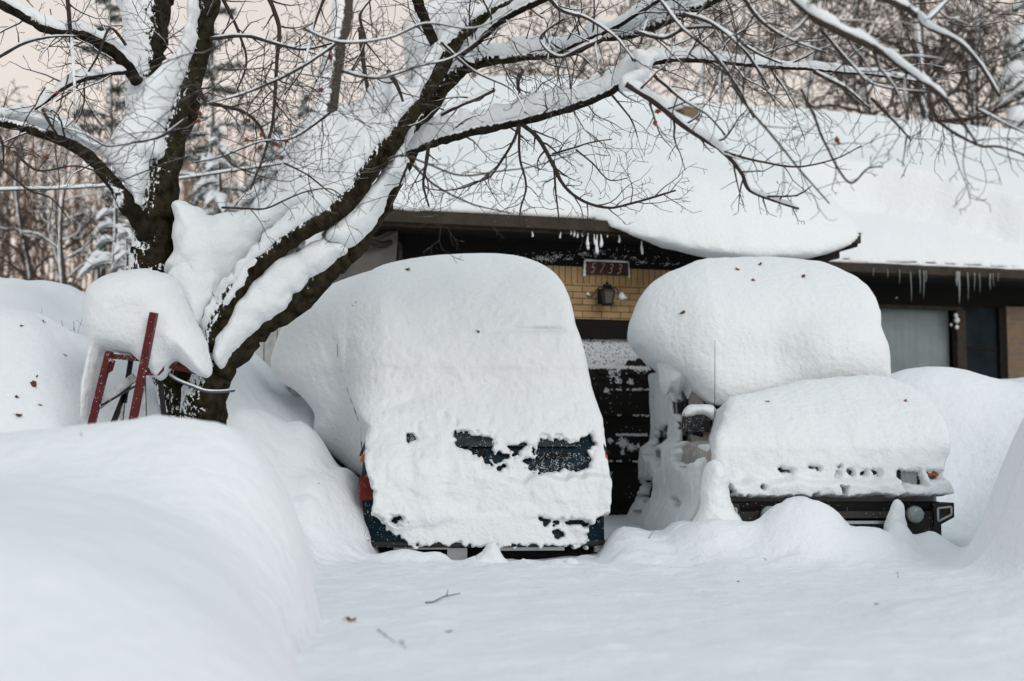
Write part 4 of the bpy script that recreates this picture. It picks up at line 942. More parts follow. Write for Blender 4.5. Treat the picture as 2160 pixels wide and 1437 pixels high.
def drop_leaf(px, py, sz, label, group, m='leaf_brown', seed=0):
    loc, nor = cast(px, py)
    if loc is None: return
    o = leaf_mesh(sz, .5, seed+int(px)).build('fallen_leaf', M[m], None, False)
    q = nor.to_track_quat('Z', 'Y'); o.rotation_mode = 'QUATERNION'
    from mathutils import Quaternion
    o.rotation_quaternion = q @ Quaternion((0, 0, 1), px*.7) @ Quaternion((1, 0, 0), .35); o.location = loc+nor*sz*.25
    tag(o, label, 'leaf', group)
G1, G2, G3, G4 = 'leaves on the snow of the minivan', 'leaves on the snow of the truck', 'leaves and bits on the drift at the left', 'leaves on the driveway snow'
for a in [(860, 570, .030, 'pale brown leaf lying high on the snow dome of the minivan', G1), (1009, 700, .016, 'tiny brown leaf in the middle of the snow on the minivan', G1), (672, 1020, .006, 'dark speck of leaf on the drift left of the minivan', G1),
          (1555, 569, .030, 'orange brown leaf near the top of the truck cab snow, left of the topmost', G2), (1604, 559, .028, 'dark leaf at the very top of the snow on the truck cab', G2), (1588, 592, .022, 'small orange leaf just under the two top leaves on the truck cab', G2), (1694, 584, .032, 'dark red leaf on the upper right of the snow on the truck cab', G2), (1441, 660, .032, 'brown leaf on the left side of the snow on the truck cab', G2), (1620, 848, .018, 'tiny red leaf on the hood snow, left', G2), (1910, 846, .020, 'tiny pale red leaf on the hood snow, right', G2),
          (70, 811, .034, 'brown leaf on the drift, uppermost of the pair by the left edge', G3), (40, 877, .030, 'brown leaf on the drift just above the foreground bank', G3), (85, 855, .016, 'small pale leaf on the drift right of the lower brown leaf', G3), (35, 838, .016, 'small grey bit between the two brown leaves on the drift', G3), (92, 680, .018, 'dark bit high on the drift near its crest', G3), (45, 688, .015, 'dark bit on the crest of the drift nearest the left edge', G3), (138, 750, .014, 'tiny tan bit on the slope of the drift', G3), (78, 794, .012, 'tiny dark bit just above the brown leaf on the drift', G3),
          (741, 1311, .030, 'curled red brown leaf on the foreground snow below the minivan', G4), (948, 1334, .014, 'tiny brown leaf on the foreground snow right of the curled one', G4), (1849, 1276, .014, 'tiny pale leaf on the snow in front of the truck', G4), (1557, 1228, .010, 'speck of red leaf on the snow left in front of the truck', G4)]:
    drop_leaf(*a, m='leaf' if 'red' in a[3] or 'orange' in a[3] else 'leaf_brown')
def drop_twig(pts, r, label, side=()):
    P3 = []
    for a, b in pts:
        loc, nor = cast(a, b)
        if loc is not None: P3.append(np.array(loc+nor*r*1.6))
    if len(P3) < 2: return
    m_ = MB(); m_.tube(cr_spline(P3, 3), [r*(1-.5*i_/(3*(len(P3)-1))) for i_ in range(3*(len(P3)-1)+1)], 5)
    for a, b in side:
        la, na = cast(*a); lb, nb = cast(*b)
        if la is not None and lb is not None: m_.tube([np.array(la+na*r*1.6), np.array(lb+nb*(r*1.6+.02))], [r*.7, r*.4], 4)
    o = m_.build('fallen_twig', M['twig']); tag(o, label, 'twig', 'twigs fallen on the driveway snow')
drop_twig([(898, 1274), (915, 1272), (932, 1263), (950, 1258), (971, 1254)], .0042, 'bent brown stick lying on the snow right below the minivan', [((942, 1260), (944, 1255))])
drop_twig([(797, 1329), (812, 1341), (826, 1352), (833, 1356)], .0024, 'thin dark twig on the foreground snow, lower left of the bent stick', [((812, 1341), (816, 1349))])
drop_twig([(843, 1352), (850, 1361), (857, 1369)], .0020, 'short thin twig just right of the thin dark one', [((850, 1361), (853, 1360))])
drop_twig([(1368, 1136), (1375, 1126), (1379, 1118)], .0022, 'tiny forked twig standing in the snow before the garage door', [((1375, 1126), (1384, 1120))])
drop_twig([(1893, 1208), (1895, 1220)], .002, 'tiny dark twig on the snow in front of the truck bumper')
drop_twig([(170, 915), (173, 920)], .002, 'tiny dark twig on top of the foreground bank')
drop_twig([(1612, 1178), (1617, 1183)], .002, 'speck of twig on the snow left in front of the truck')

def clod(pts, Y, half, seed, rnd=.06):
    m_ = MB(); slab_snow(m_, pts, Y, half, rnd, .009, seed, .02, 0, True, 7.0); tag(m_.build('snow_clod', M['snow_streak']), kind='structure')
clod([(996, 1192), (1004, 1176), (1018, 1164), (1028, 1150), (1040, 1144), (1050, 1156), (1060, 1176), (1072, 1190), (1074, 1206), (1040, 1214), (1000, 1212)], 10.40, .10, 1)
clod([(1062, 1204), (1072, 1186), (1092, 1181), (1112, 1183), (1127, 1192), (1126, 1210), (1100, 1216), (1070, 1214)], 10.36, .09, 2); clod([(1130, 1206), (1142, 1196), (1160, 1198), (1172, 1204), (1168, 1214), (1140, 1216)], 10.33, .05, 3, .04)
clod([(1188, 1200), (1194, 1182), (1208, 1178), (1220, 1188), (1222, 1206), (1206, 1214), (1190, 1210)], 10.36, .06, 4, .04); clod([(880, 1182), (905, 1174), (925, 1178), (928, 1188), (900, 1194)], 10.35, .06, 8, .04)
clod([(1478, 1012), (1486, 984), (1503, 972), (1522, 978), (1535, 1000), (1536, 1040), (1553, 1080), (1575, 1132), (1540, 1152), (1478, 1152), (1456, 1112), (1474, 1070), (1474, 1035)], 10.46, .16, 5, .12)
clod([(1866, 1122), (1872, 1092), (1882, 1066), (1893, 1056), (1903, 1064), (1908, 1092), (1914, 1122), (1890, 1130)], 10.34, .07, 6, .05); clod([(1600, 1130), (1610, 1090), (1640, 1070), (1680, 1060), (1720, 1068), (1755, 1090), (1770, 1120), (1700, 1145), (1640, 1145)], 10.22, .22, 7, .15)
# rime sticking to the bare paint, round the edges of each bare patch
def frost(boxes, hit, par, name, n):
    mb = MB(); got = 0; pm = np.array(par.matrix_world.inverted())
    for _ in range(n):
        x0, y0, x1, y1, dens = random.choice(boxes); px = random.uniform(x0, x1); py = random.uniform(y0, y1)
        if random.random() > dens or vnoise(np.float32(px*.16), 0, np.float32(py*.16), 1, 9) < random.uniform(-.25, .35): continue
        d = Vector(ray(px, py)).normalized(); ok, loc, nor, i_, ob, mm = SC.ray_cast(DG, Vector((0, 0, CAMZ)), d)
        if not ok or not ob.name.startswith(hit): continue
        r_ = random.uniform(.0016, .0046); c = np.array(loc); k = 5; an = np.arange(k)*2*np.pi/k+random.random()*6
        ring = [c+np.array([r_*math.cos(a)*random.uniform(.7, 1.3), .002, r_*math.sin(a)*random.uniform(.7, 1.3)]) for a in an]; V = np.array(ring+[c+np.array([0, -r_*.8, 0])])
        V = np.concatenate([V, np.ones((len(V), 1))], 1)@pm.T; mb.add(V[:, :3], None, [(i, (i+1) % k, k) for i in range(k)])
    if mb.V: tag(mb.build(name, M['snow'], par, False), kind='stuff')
frost([(1080, 965, 1200, 1012, 1), (950, 915, 1050, 980, .35), (1130, 955, 1250, 992, .8), (1130, 925, 1250, 960, .2), (850, 910, 880, 935, .3), (772, 1085, 870, 1165, .15), (1150, 1085, 1280, 1165, .2), (735, 900, 785, 1100, .2)], ('body', 'bumper', 'rear_window', 'hatch_trim', 'tail_light', 'pillar_trim'), van, 'rime', 9000)
frost([(1440, 875, 1510, 960, .8), (1370, 930, 1500, 1100, .6), (1540, 1040, 1990, 1120, .35), (1880, 985, 1990, 1030, .5)], ('body', 'bumper', 'headlight', 'lens', 'fog_light', 'wing_mirror', 'mirror_arm', 'wheel', 'fender_flare', 'grille', 'tow_loop', 'bumper_bar'), truck, 'rime', 4200)
frost([(190, 740, 240, 885, .5), (275, 655, 335, 880, .4), (225, 745, 300, 770, .6), (300, 755, 440, 800, .6)], ('leg', 'top_bar', 'hinge_plate', 'side_rail', 'rung'), lad, 'rime', 2200)

# ================================================================== TREES
_ = None
def pxl(pts):
    """rows (px, py, depth, radius in px) -> points and radii in metres"""
    A = cr_spline(pts, 6); Q3 = np.array([P(a[0], a[1], a[2]) for a in A]); rad = np.array([a[3]/FPX*a[2] for a in A])
    return Q3, np.maximum(rad, .0012)
def rough(Q3, rad, amp=.12, seed=0):
    n = len(Q3); r2 = rad*(1+amp*vnoise(np.arange(n)*.9, seed, 0)); j = rad[:, None]*.15
    return Q3+j*np.stack([vnoise(np.arange(n)*.7, seed, 3), 0*rad, vnoise(np.arange(n)*.7, seed, 9)], 1), r2
def snow_strip(mb, Q3, rad, h, seed=0, wfac=1.0):
    """ridge of snow lying on a limb; h = height in metres (array or number)"""
    n = len(Q3); t = np.gradient(Q3, axis=0); t /= np.linalg.norm(t, axis=1)[:, None]+1e-9
    side = np.cross(t, [0, 0, 1.0]); side /= np.linalg.norm(side, axis=1)[:, None]+1e-6
    hz = np.sqrt(np.clip(1-t[:, 2]**2, 0, 1))
    h = np.broadcast_to(h, (n,))*(.55+.45*hz)*(1+.32*vnoise(np.arange(n)*.55, seed, 1)+.15*vnoise(np.arange(n)*1.7, seed, 4)); up = np.cross(side, t); up = np.where(up[:, 2:3] < 0, -up, up)
    lean = .35*up+np.array([0, 0, .65]); lean /= np.linalg.norm(lean, axis=1)[:, None]
    w = rad*wfac*(1+.10*vnoise(np.arange(n)*1.1, seed, 7))
    ends = np.minimum(np.arange(n), np.arange(n)[::-1])/2.5; e_ = np.sqrt(np.clip(ends, 0, 1)); h = h*e_; w = w*(.3+.7*e_)
    prof = [(-.85, -.25), (-1.02, .15), (-1.05, .45), (-.85, .78), (-.42, .97), (0, 1.03), (.42, .97), (.85, .78), (1.05, .45), (1.02, .15), (.85, -.25)]
    base = Q3+up*(rad*.45)[:, None]; m = len(prof)
    fr = 1+.12*vnoise(np.arange(n)[:, None]*1.3, np.arange(m)[None]*2.1, seed)
    V = np.stack([base+side*(a*w*fr[:, i_])[:, None]+lean*((b*h*fr[:, i_]) if b > 0 else b*rad)[:, None] for i_, (a, b) in enumerate(prof)], 1).reshape(-1, 3)
    i_ = np.arange(n-1)[:, None]*m; j_ = np.arange(m)[None]; k_ = (j_+1) % m
    mb.add(V, np.stack([i_+j_, i_+k_, i_+m+k_, i_+m+j_], -1).reshape(-1, 4))
NT = [0]
def grow(mb, p, d, L, r, lev, R_, yf=.5, dens=1.0, grav=0.0, sn=None, nside=4, minr=.0016, amp=.18):
    n = max(4, int(L/.06)+1) if L < 1.5 else 20
    if n > 16: n = 16
    st = L/n; pts = [np.array(p, float)]; d = np.array(d, float); kids = []
    sgn = R_.choice((-1, 1))
    for k in range(n):
        d = d+np.array([R_.gauss(0, amp), R_.gauss(0, amp)*yf, R_.gauss(0, amp)-grav]); d /= np.linalg.norm(d)
        pts.append(pts[-1]+d*st)
        if lev > 0 and k > 0 and R_.random() < dens*(.75 if lev > 1 else .6):
            kids.append((k+1, d.copy(), sgn)); sgn = -sgn
    pts = np.array(pts); rr = np.maximum(r*(1-np.linspace(0, 1, len(pts))*.7), minr)
    mb.tube(pts, rr, nside if lev > 0 else 3, cap=False); NT[0] += 1
    if sn is not None and r > .006 and L > .25: snow_strip(sn, pts, rr, rr*R_.uniform(.6, 1.6), R_.randint(0, 999))
    for k, dd, sg_ in kids:
        a = sg_*R_.uniform(.45, 1.15); ca, sa = math.cos(a), math.sin(a)
        nd = np.array([dd[0]*ca-dd[2]*sa, dd[1]+R_.gauss(0, .5)*yf, dd[0]*sa+dd[2]*ca]); nd /= np.linalg.norm(nd)
        grow(mb, pts[k], nd, L*R_.uniform(.28, .6)*(1-.4*k/n), max(rr[k]*.62, minr), lev-1, R_, yf, dens, grav, sn, nside, minr, amp)
def twigs_along(mb, Q3, rad, R_, step=.12, L=(.25, .6), lev=1, yf=.6, grav=0.0, sn=None, up=0.0, t0=0.0, minr=.0016):
    acc = 0; sgn = 1; tot = len(Q3)
    for k in range(1, tot-1):
        acc += np.linalg.norm(Q3[k]-Q3[k-1])
        if k/tot < t0 or acc < step*R_.uniform(.6, 1.4): continue
        acc = 0; d = Q3[k]-Q3[k-1]; d /= np.linalg.norm(d)+1e-9; a = sgn*R_.uniform(.5, 1.2); sgn = -sgn; ca, sa = math.cos(a), math.sin(a)
        nd = np.array([d[0]*ca-d[2]*sa, d[1]+R_.gauss(0, .5)*yf, d[0]*sa+d[2]*ca+up]); nd /= np.linalg.norm(nd)
        grow(mb, Q3[k], nd, R_.uniform(*L), max(min(rad[k]*.5, .008), minr), lev, R_, yf, .9, grav, sn, 4, minr)

tree = empty('maple_tree', tuple(P(430, 930, 10)))
tag(tree, 'big dark leafless tree with several stems, thick snow on its limbs arching over the minivan', 'tree')
TL = np.array(tree.location)
def tpart(mb, name, m, parent=tree, smooth=True):
    if not mb.V: return None
    mb.V = [v-TL for v in mb.V] if parent is tree or (parent is not None and parent.name.startswith(('limb', 'trunk'))) else mb.V
    return mb.build(name, m, parent, smooth)
trunk = [(415, 960, 10.1, 52), (425, 900, 10.1, 44), (432, 850, 10.05, 46), (445, 800, 10.02, 44), (474, 746, 10, 44), (526, 700, 10, 38), (592, 648, 10, 36), (657, 598, 10, 34), (705, 545, 10.03, 34), (755, 500, 10.1, 30), (800, 430, 10.2, 27), (850, 330, 10.3, 26), (895, 235, 10.4, 24), (950, 160, 10.45, 19), (1010, 132, 10.4, 14), (1100, 120, 10.3, 11), (1200, 110, 10.1, 10), (1262, 82, 9.9, 10), (1340, 68, 9.6, 11), (1440, 28, 9.3, 11), (1530, -15, 9.0, 11), (1600, -60, 8.8, 9)]
limbs = {
 'A': ([(446, 735, 9.92, 26), (462, 680, 9.85, 26), (490, 618, 9.8, 25), (512, 590, 9.8, 25), (545, 552, 9.8, 24), (600, 512, 9.8, 23), (680, 458, 9.8, 25), (745, 402, 9.8, 27), (790, 335, 9.8, 27), (832, 280, 9.8, 27), (880, 212, 9.85, 25), (925, 140, 9.9, 22), (975, 70, 9.9, 17), (1040, 22, 9.9, 15), (1110, -10, 9.8, 13), (1180, -50, 9.7, 12)], .30, .55),
 'B': ([(858, 320, 10.1, 5), (905, 303, 10.0, 13), (955, 285, 9.9, 13), (1020, 270, 9.8, 13), (1090, 256, 9.7, 12), (1165, 236, 9.6, 12), (1235, 214, 9.5, 12), (1290, 190, 9.4, 11), (1325, 168, 9.3, 9), (1370, 135, 9.2, 8), (1440, 124, 9.1, 7.5), (1530, 130, 9.0, 7), (1610, 138, 8.9, 6.5), (1720, 146, 8.8, 5), (1850, 158, 8.6, 4), (1960, 175, 8.5, 2)], .45, 1),
 'V': ([(395, 905, 10.35, 50), (372, 800, 10.35, 55), (342, 690, 10.3, 54), (325, 600, 10.25, 50), (322, 540, 10.2, 47), (325, 480, 10.2, 46), (330, 410, 10.2, 43), (345, 345, 10.2, 37), (368, 275, 10.2, 32), (393, 200, 10.2, 31), (412, 120, 10.2, 31), (428, 45, 10.2, 31), (440, -30, 10.2, 30), (452, -90, 10.2, 29)], 0, 0),
 'W': ([(330, 400, 10.35, 28), (312, 300, 10.45, 32), (303, 220, 10.55, 37), (306, 140, 10.6, 44), (307, 60, 10.65, 52), (303, -20, 10.7, 60), (300, -90, 10.7, 62)], 0, 0),
 'L': ([(310, 500, 10.1, 24), (282, 448, 10.0, 20), (250, 405, 10, 17), (218, 362, 10, 14), (175, 322, 9.95, 12.5), (120, 293, 9.9, 12), (60, 272, 9.9, 11.5), (0, 258, 9.9, 10.5), (-80, 246, 9.9, 9)], .0, 0),
 'U': ([(292, 175, 10.4, 14), (262, 132, 10.3, 14), (225, 97, 10.2, 14), (170, 72, 10.1, 13), (110, 63, 10.0, 12), (55, 37, 10.0, 11), (0, 6, 9.9, 11), (-50, -22, 9.9, 10)], .13, .9),
 'C': ([(920, 100, 9.9, 9), (905, 65, 9.8, 11), (890, 25, 9.75, 12), (868, -25, 9.7, 12)], .0, 0),
 'E': ([(268, 152, 10.3, 5), (225, 157, 10.2, 5.5), (180, 166, 10.1, 5.5), (140, 182, 10, 5), (105, 208, 10, 4), (75, 230, 9.9, 3)], .10, 1),
 'F': ([(1000, 140, 10.2, 6), (970, 120, 10, 8), (1010, 85, 9.8, 8), (1060, 40, 9.6, 9), (1120, 8, 9.4, 10), (1200, -25, 9.2, 10)], .12, 1),
 'H': ([(1165, 118, 10.1, 5), (1230, 85, 9.8, 6), (1290, 60, 9.6, 6), (1350, 25, 9.4, 6), (1420, -20, 9.2, 6)], .08, 1),
}
crown = MB(); csnow = MB(); RT = random.Random(11)
q, r_ = rough(*pxl(trunk), .12, 1); m_ = MB(); m_.tube(q, r_, 14); trk = tpart(m_, 'trunk', M['bark_trunk'])
m_ = MB(); sel = slice(62, len(q)); hh = np.interp(np.arange(len(q)), [0, 75, 80, 100, 108, 112, 118, 126], [.05, .08, .14, .12, .10, .13, .17, .12])
snow_strip(m_, q[sel], r_[sel], hh[sel], 3, 1.0); tpart(m_, 'snow_load', M['snow'], trk)
twigs_along(crown, q[80:], r_[80:], RT, .10, (.25, .7), 2, .6, .01, csnow)
for key, (pts, hs, tw) in limbs.items():
    q, r_ = rough(*pxl(pts), .14, ord(key)); m_ = MB(); m_.tube(q, r_, 12 if r_.max() > .05 else 9)
    lo2 = tpart(m_, 'limb', M['bark_plastered'] if key == 'W' else M['bark_trunk'] if key in 'VA' else M['bark'])
    if hs:
        n = len(q); x = np.arange(n)/n
        if key == 'A': h = np.interp(x, [0, .2, .35, .5, .62, .72, .85, 1], [.05, .08, .14, .20, .19, .14, .09, .08])
        elif key == 'B': h = np.interp(x, [0, .06, .12, .3, .45, .52, .6, .75, 1], [.05, .12, .13, .13, .15, .12, .07, .05, .02])
        else: h = hs*.55
        m_ = MB(); snow_strip(m_, q, r_, h, ord(key), 1.18 if key == 'A' else 1.08); tpart(m_, 'snow_load', M['snow'], lo2)
    if tw: twigs_along(crown, q, r_, RT, .11/tw, (.2, .6), 2, .6, .005, csnow, t0=.45 if key == 'A' else .1)
    if key == 'L': twigs_along(crown, q[12:], r_[12:], RT, .22, (.25, .6), 2, .6, .03, csnow)
    if key in 'VW': twigs_along(crown, q[44 if key == 'V' else 12:], r_[44 if key == 'V' else 12:]*.3, RT, .20, (.3, .8), 2, .7, .0, csnow)
# masses of drifted snow caught in the forks
def tmass(pts, Y, half, rnd, seed, sp=.02, amp=.045):
    m_ = MB(); slab_snow(m_, pts, Y, half, rnd, sp, seed, amp, en=.022); tpart(m_, 'snow_mass', M['snow'])
tmass([(368, 440), (384, 428), (412, 440), (446, 458), (500, 447), (552, 430), (588, 372), (612, 312), (640, 262), (690, 244), (735, 228), (765, 205), (795, 178), (850, 168), (868, 215), (838, 268), (800, 335), (750, 400), (700, 436), (610, 490), (550, 540), (520, 575), (500, 600), (470, 650), (446, 700), (424, 690), (405, 640), (390, 600), (368, 588), (352, 575), (368, 520), (372, 450)], 10.06, .34, .26, 11)
tmass([(470, 640), (492, 598), (512, 560), (540, 540), (560, 555), (528, 600), (505, 640), (480, 672), (455, 700), (440, 690)], 9.86, .16, .10, 31, .015)
tmass([(455, 770), (450, 745), (462, 715), (478, 680), (500, 645), (525, 610), (560, 575), (620, 532), (680, 498), (706, 484), (700, 505), (730, 524), (700, 562), (645, 606), (588, 660), (536, 708), (496, 750), (470, 790)], 9.93, .20, .10, 12, .015)
tmass([(692, 490), (735, 445), (780, 392), (815, 342), (838, 300), (846, 289), (858, 322), (861, 372), (838, 392), (822, 412), (815, 440), (795, 470), (768, 500), (742, 523), (715, 522), (690, 512)], 9.98, .22, .12, 13, .015)
tmass([(252, 272), (288, 222), (335, 145), (368, 108), (392, 50), (402, -20), (418, -20), (418, 50), (402, 110), (378, 165), (358, 225), (345, 285), (340, 330), (318, 340), (316, 375), (302, 410), (292, 436), (272, 400), (240, 352), (208, 322), (170, 300), (115, 282), (60, 266), (-10, 252), (-10, 228), (20, 226), (48, 216), (70, 222), (92, 238), (132, 240), (158, 262), (186, 290), (215, 300), (238, 292)], 10.02, .17, .13, 14, .017)
tmass([(470, 590), (440, 560), (400, 545), (370, 560), (355, 590), (372, 620), (395, 660), (425, 690), (455, 640)], 9.9, .22, .18, 15)
tmass([(1352, 150), (1332, 118), (1345, 106), (1372, 112), (1395, 118), (1382, 140), (1362, 170), (1330, 195), (1305, 182), (1316, 158)], 9.2, .09, .07, 18, .012)
tmass([(860, 120), (852, 70), (870, 30), (910, 10), (960, -10), (1000, 0), (965, 50), (930, 110), (905, 160), (880, 185), (866, 170)], 10.15, .15, .12, 19)
# secondary branches whose run can be followed in the photograph: (points px, py), depth, radius px, twig spec, snow
SEC = [
 ([(140, -20), (150, 80), (156, 160), (158, 250)], 9.9, 5, .18, 1), ([(0, 120), (50, 92), (110, 78), (165, 76)], 9.8, 4, .15, 1), ([(265, 95), (232, 60), (205, 120), (165, 180), (118, 215)], 10.1, 3.5, .15, 0),
 ([(90, 232), (106, 262), (120, 282)], 9.9, 4, .12, 0), ([(-20, 270), (4, 300), (8, 345)], 9.8, 5, .2, 0), ([(395, 248), (345, 286), (285, 300), (225, 308), (185, 286), (130, 268)], 8.2, 3.2, .10, 1),
 ([(400, 330), (350, 345), (280, 372), (245, 388)], 8.4, 2.2, .14, 0), ([(560, -20), (588, 55), (584, 130), (580, 200), (574, 262), (556, 330), (528, 400)], 9.9, 5, .10, 0),
 ([(415, 175), (432, 212), (470, 224), (512, 236), (545, 262), (562, 300)], 10.0, 5.5, .10, 0), ([(445, 82), (520, 76), (580, 92), (640, 104), (700, 92)], 9.7, 5, .10, 1), ([(720, 85), (640, 140), (560, 180), (490, 205), (430, 220)], 8.3, 4, .10, 1),
 ([(468, 438), (520, 440), (560, 440), (610, 418), (655, 402), (700, 400), (735, 428)], 9.0, 2.6, .16, 0), ([(600, 345), (650, 370), (690, 402), (712, 414)], 9.1, 2.4, .16, 0), ([(700, 235), (620, 290), (545, 300), (470, 330), (400, 345)], 8.6, 3, .12, 1),
 ([(760, 60), (768, 140), (778, 200), (790, 262)], 10.3, 6, .12, 0), ([(820, 152), (838, 182), (850, 214)], 9.7, 6, .1, 0), ([(800, -20), (760, 30), (770, 90), (740, 150)], 9.2, 4, .08, 1),
 ([(1095, 262), (1082, 300), (1052, 348), (1030, 375), (1000, 385), (960, 400)], 9.6, 3.6, .07, 0), ([(1096, 262), (1096, 330), (1110, 392), (1098, 440), (1097, 468)], 9.65, 3.2, .08, 0), ([(1100, 262), (1135, 292), (1165, 345), (1190, 392), (1230, 424), (1282, 438), (1330, 430), (1425, 402)], 9.6, 5, .07, 0),
 ([(1168, 340), (1172, 400), (1180, 470)], 9.6, 3, .09, 0), ([(1165, 325), (1210, 312), (1250, 300), (1290, 294)], 9.6, 2.6, .08, 0), ([(1215, 316), (1250, 345), (1285, 380), (1325, 375)], 9.6, 2.2, .1, 0), ([(905, 302), (898, 350), (893, 390), (905, 436)], 9.7, 4.5, .09, 0), ([(862, 345), (845, 385), (838, 408), (822, 440)], 9.7, 3, .09, 0),
 ([(815, 338), (850, 328), (900, 345), (970, 370), (1050, 362), (1130, 350), (1220, 320)], 7.6, 3, .14, 0), ([(868, 345), (910, 385), (960, 415), (1010, 435), (1080, 450)], 8.0, 2.6, .14, 0), ([(1030, 370), (990, 392), (940, 402), (890, 396)], 9.5, 2.4, .09, 0),
 ([(1100, 150), (1092, 175), (1096, 195)], 9.6, 6, .1, 0), ([(1320, 178), (1380, 216), (1440, 265), (1500, 302), (1530, 325), (1562, 362), (1582, 402), (1640, 425), (1684, 440)], 8.6, 7, .10, 1), ([(1530, 322), (1600, 340), (1680, 352), (1760, 336), (1816, 308)], 8.5, 3, .12, 0), ([(1620, 415), (1680, 412), (1712, 392)], 8.5, 2.4, .1, 0),
 ([(1380, 160), (1440, 210), (1490, 240), (1530, 285)], 8.3, 4, .1, 1), ([(1545, 180), (1582, 232), (1640, 300), (1690, 362), (1750, 430)], 7.0, 3.6, .14, 0), ([(1690, 190), (1716, 242), (1740, 302), (1790, 385), (1830, 356), (1862, 352)], 7.0, 3.6, .14, 0),
 ([(1715, 150), (1780, 185), (1836, 230)], 8.0, 5, .10, 1), ([(1838, 208), (1880, 250), (1922, 296)], 7.2, 4.5, .12, 0), ([(1912, 290), (1904, 352)], 7.2, 2, .3, 0), ([(1960, 215), (1985, 260), (2060, 305), (2110, 310), (2170, 330)], 7.0, 4.5, .12, 0), ([(2060, 230), (2110, 255), (2170, 285)], 7.0, 4, .12, 1),
 ([(1650, -25), (1720, 38), (1790, 75), (1850, 105), (1905, 142), (1955, 178), (1998, 212)], 6.6, 11, .12, 1), ([(1995, 212), (2035, 265), (2062, 305)], 6.7, 5, .14, 0), ([(1820, -20), (1890, 8), (1932, 32), (1958, 58), (2010, 82), (2060, 128), (2110, 205)], 6.8, 8, .12, 1), ([(1955, 45), (1990, 10), (2020, -20)], 6.9, 6, .12, 1),
 ([(1340, 68), (1400, 80), (1450, 60), (1520, 62), (1590, 108), (1650, 135)], 8.4, 5, .08, 1), ([(1440, 30), (1500, 48), (1560, 96), (1600, 150), (1622, 186)], 8.2, 5, .09, 1), ([(1380, -20), (1440, 60), (1500, 110), (1560, 190), (1590, 250)], 7.8, 4.5, .09, 1), ([(1270, 80), (1240, 95), (1180, 120), (1140, 80), (1190, 40)], 9.0, 5, .08, 1),
 ([(1150, -20), (1180, 20), (1240, 40), (1300, 80), (1340, 130)], 8.8, 5, .08, 1), ([(1560, -20), (1600, 40), (1660, 80), (1740, 110)], 7.6, 5, .09, 1), ([(1290, 200), (1330, 250), (1345, 290)], 9.2, 2.6, .09, 0), ([(1730, 60), (1800, 140), (1850, 180), (1960, 195)], 7.4, 4, .1, 1),
 ([(1040, 190), (1000, 210), (950, 232), (910, 258), (890, 275)], 10.0, 5.5, .12, 1), ([(720, 150), (800, 165), (880, 140), (960, 120), (1040, 60)], 8.0, 4, .08, 1), ([(640, 60), (720, 90), (820, 80), (900, 50), (1000, 60), (1080, 20)], 7.6, 3.6, .08, 1),
 ([(930, 90), (1000, 150), (1080, 190), (1110, 240)], 8.4, 3, .10, 1), ([(460, -20), (500, 60), (520, 130), (500, 190)], 10.2, 4, .10, 0), ([(690, -20), (660, 60), (640, 140), (600, 200)], 9.4, 4, .09, 1), ([(30, 320), (80, 360), (160, 350), (230, 372)], 9.4, 3, .10, 0), ([(0, 350), (60, 400), (110, 420), (150, 470)], 9.4, 2.5, .12, 0),
]
for k, (pts, Y, rp, stp, sn_) in enumerate(SEC):
    rows = [(a, b, Y+.12*math.sin(i_*1.7+k), rp*(1-.55*i_/(len(pts)-1))) for i_, (a, b) in enumerate(pts)]
    q, r_ = rough(*pxl(rows), .1, k); near_ = 'twig_snowy' if Y < 9 else 'twig'
    crown.tube(q, r_, 6, cap=False)
    if sn_: snow_strip(csnow, q, r_, r_*(2.2 if rp > 6 else 1.2), k, 1.0)
    twigs_along(crown, q, r_, RT, stp*.8, (.10, .38) if Y > 9.3 else (.12, .42), 2 if k % 3 else 1, .6, .004, csnow if sn_ else None)
# loose sprays filling the crown
for k in range(80):
    z_ = RT.random()
    if z_ > .93: continue
    if z_ < .40: px, py = RT.uniform(1250, 2200), RT.uniform(-60, 190)
    elif z_ < .72: px, py = RT.uniform(440, 1200), RT.uniform(-60, 170)
    elif z_ < .86: px, py = RT.uniform(430, 680), RT.uniform(100, 330)
    else: px, py = RT.uniform(-60, 270), RT.uniform(-40, 330)
    Y = RT.uniform(7.2, 10.6); a = RT.uniform(-.9, .35) if px > 1000 else RT.uniform(-2.6, .4)
    grow(crown, P(px, py, Y), (math.cos(a), RT.gauss(0, .3), math.sin(a)), RT.uniform(.5, 1.1), RT.uniform(.003, .006), 2, RT, .5, .8, .004, csnow if k % 2 else None)
tpart(crown, 'crown', M['twig']); tpart(csnow, 'twig_snow', M['snow'])
# last red leaves still hanging
lv = MB()
for k, (px, py, Y) in enumerate([(515, 312, 9.8), (520, 296, 9.8), (548, 312, 9.8), (585, 306, 9.8), (605, 300, 9.9), (523, 255, 9.8), (697, 122, 8.5), (677, 190, 8.6), (1120, 28, 7.4), (33, 325, 9.6), (98, 333, 9.6), (137, 352, 9.6), (418, 255, 8.4), (422, 240, 8.4), (122, 196, 9.9), (1767, 300, 7.1), (1764, 294, 7.1), (1388, 235, 8.4), (1382, 260, 8.4), (44, 385, 9.6), (552, 285, 9.8), (68, 320, 9.6)]):
    mb2 = leaf_mesh(.024 if Y > 8 else .022, .8, k); c = P(px, py, Y); a = k*1.3
    Mx = np.array(Matrix.Rotation(a, 3, 'Y') @ Matrix.Rotation(1.3, 3, 'X'))
    for v_, t_ in [(np.concatenate(mb2.V)@Mx.T+c, None)]: lv.add(v_, np.concatenate(mb2.Q), np.concatenate(mb2.T))
tpart(lv, 'red_leaves', M['leaf'], tree, False)
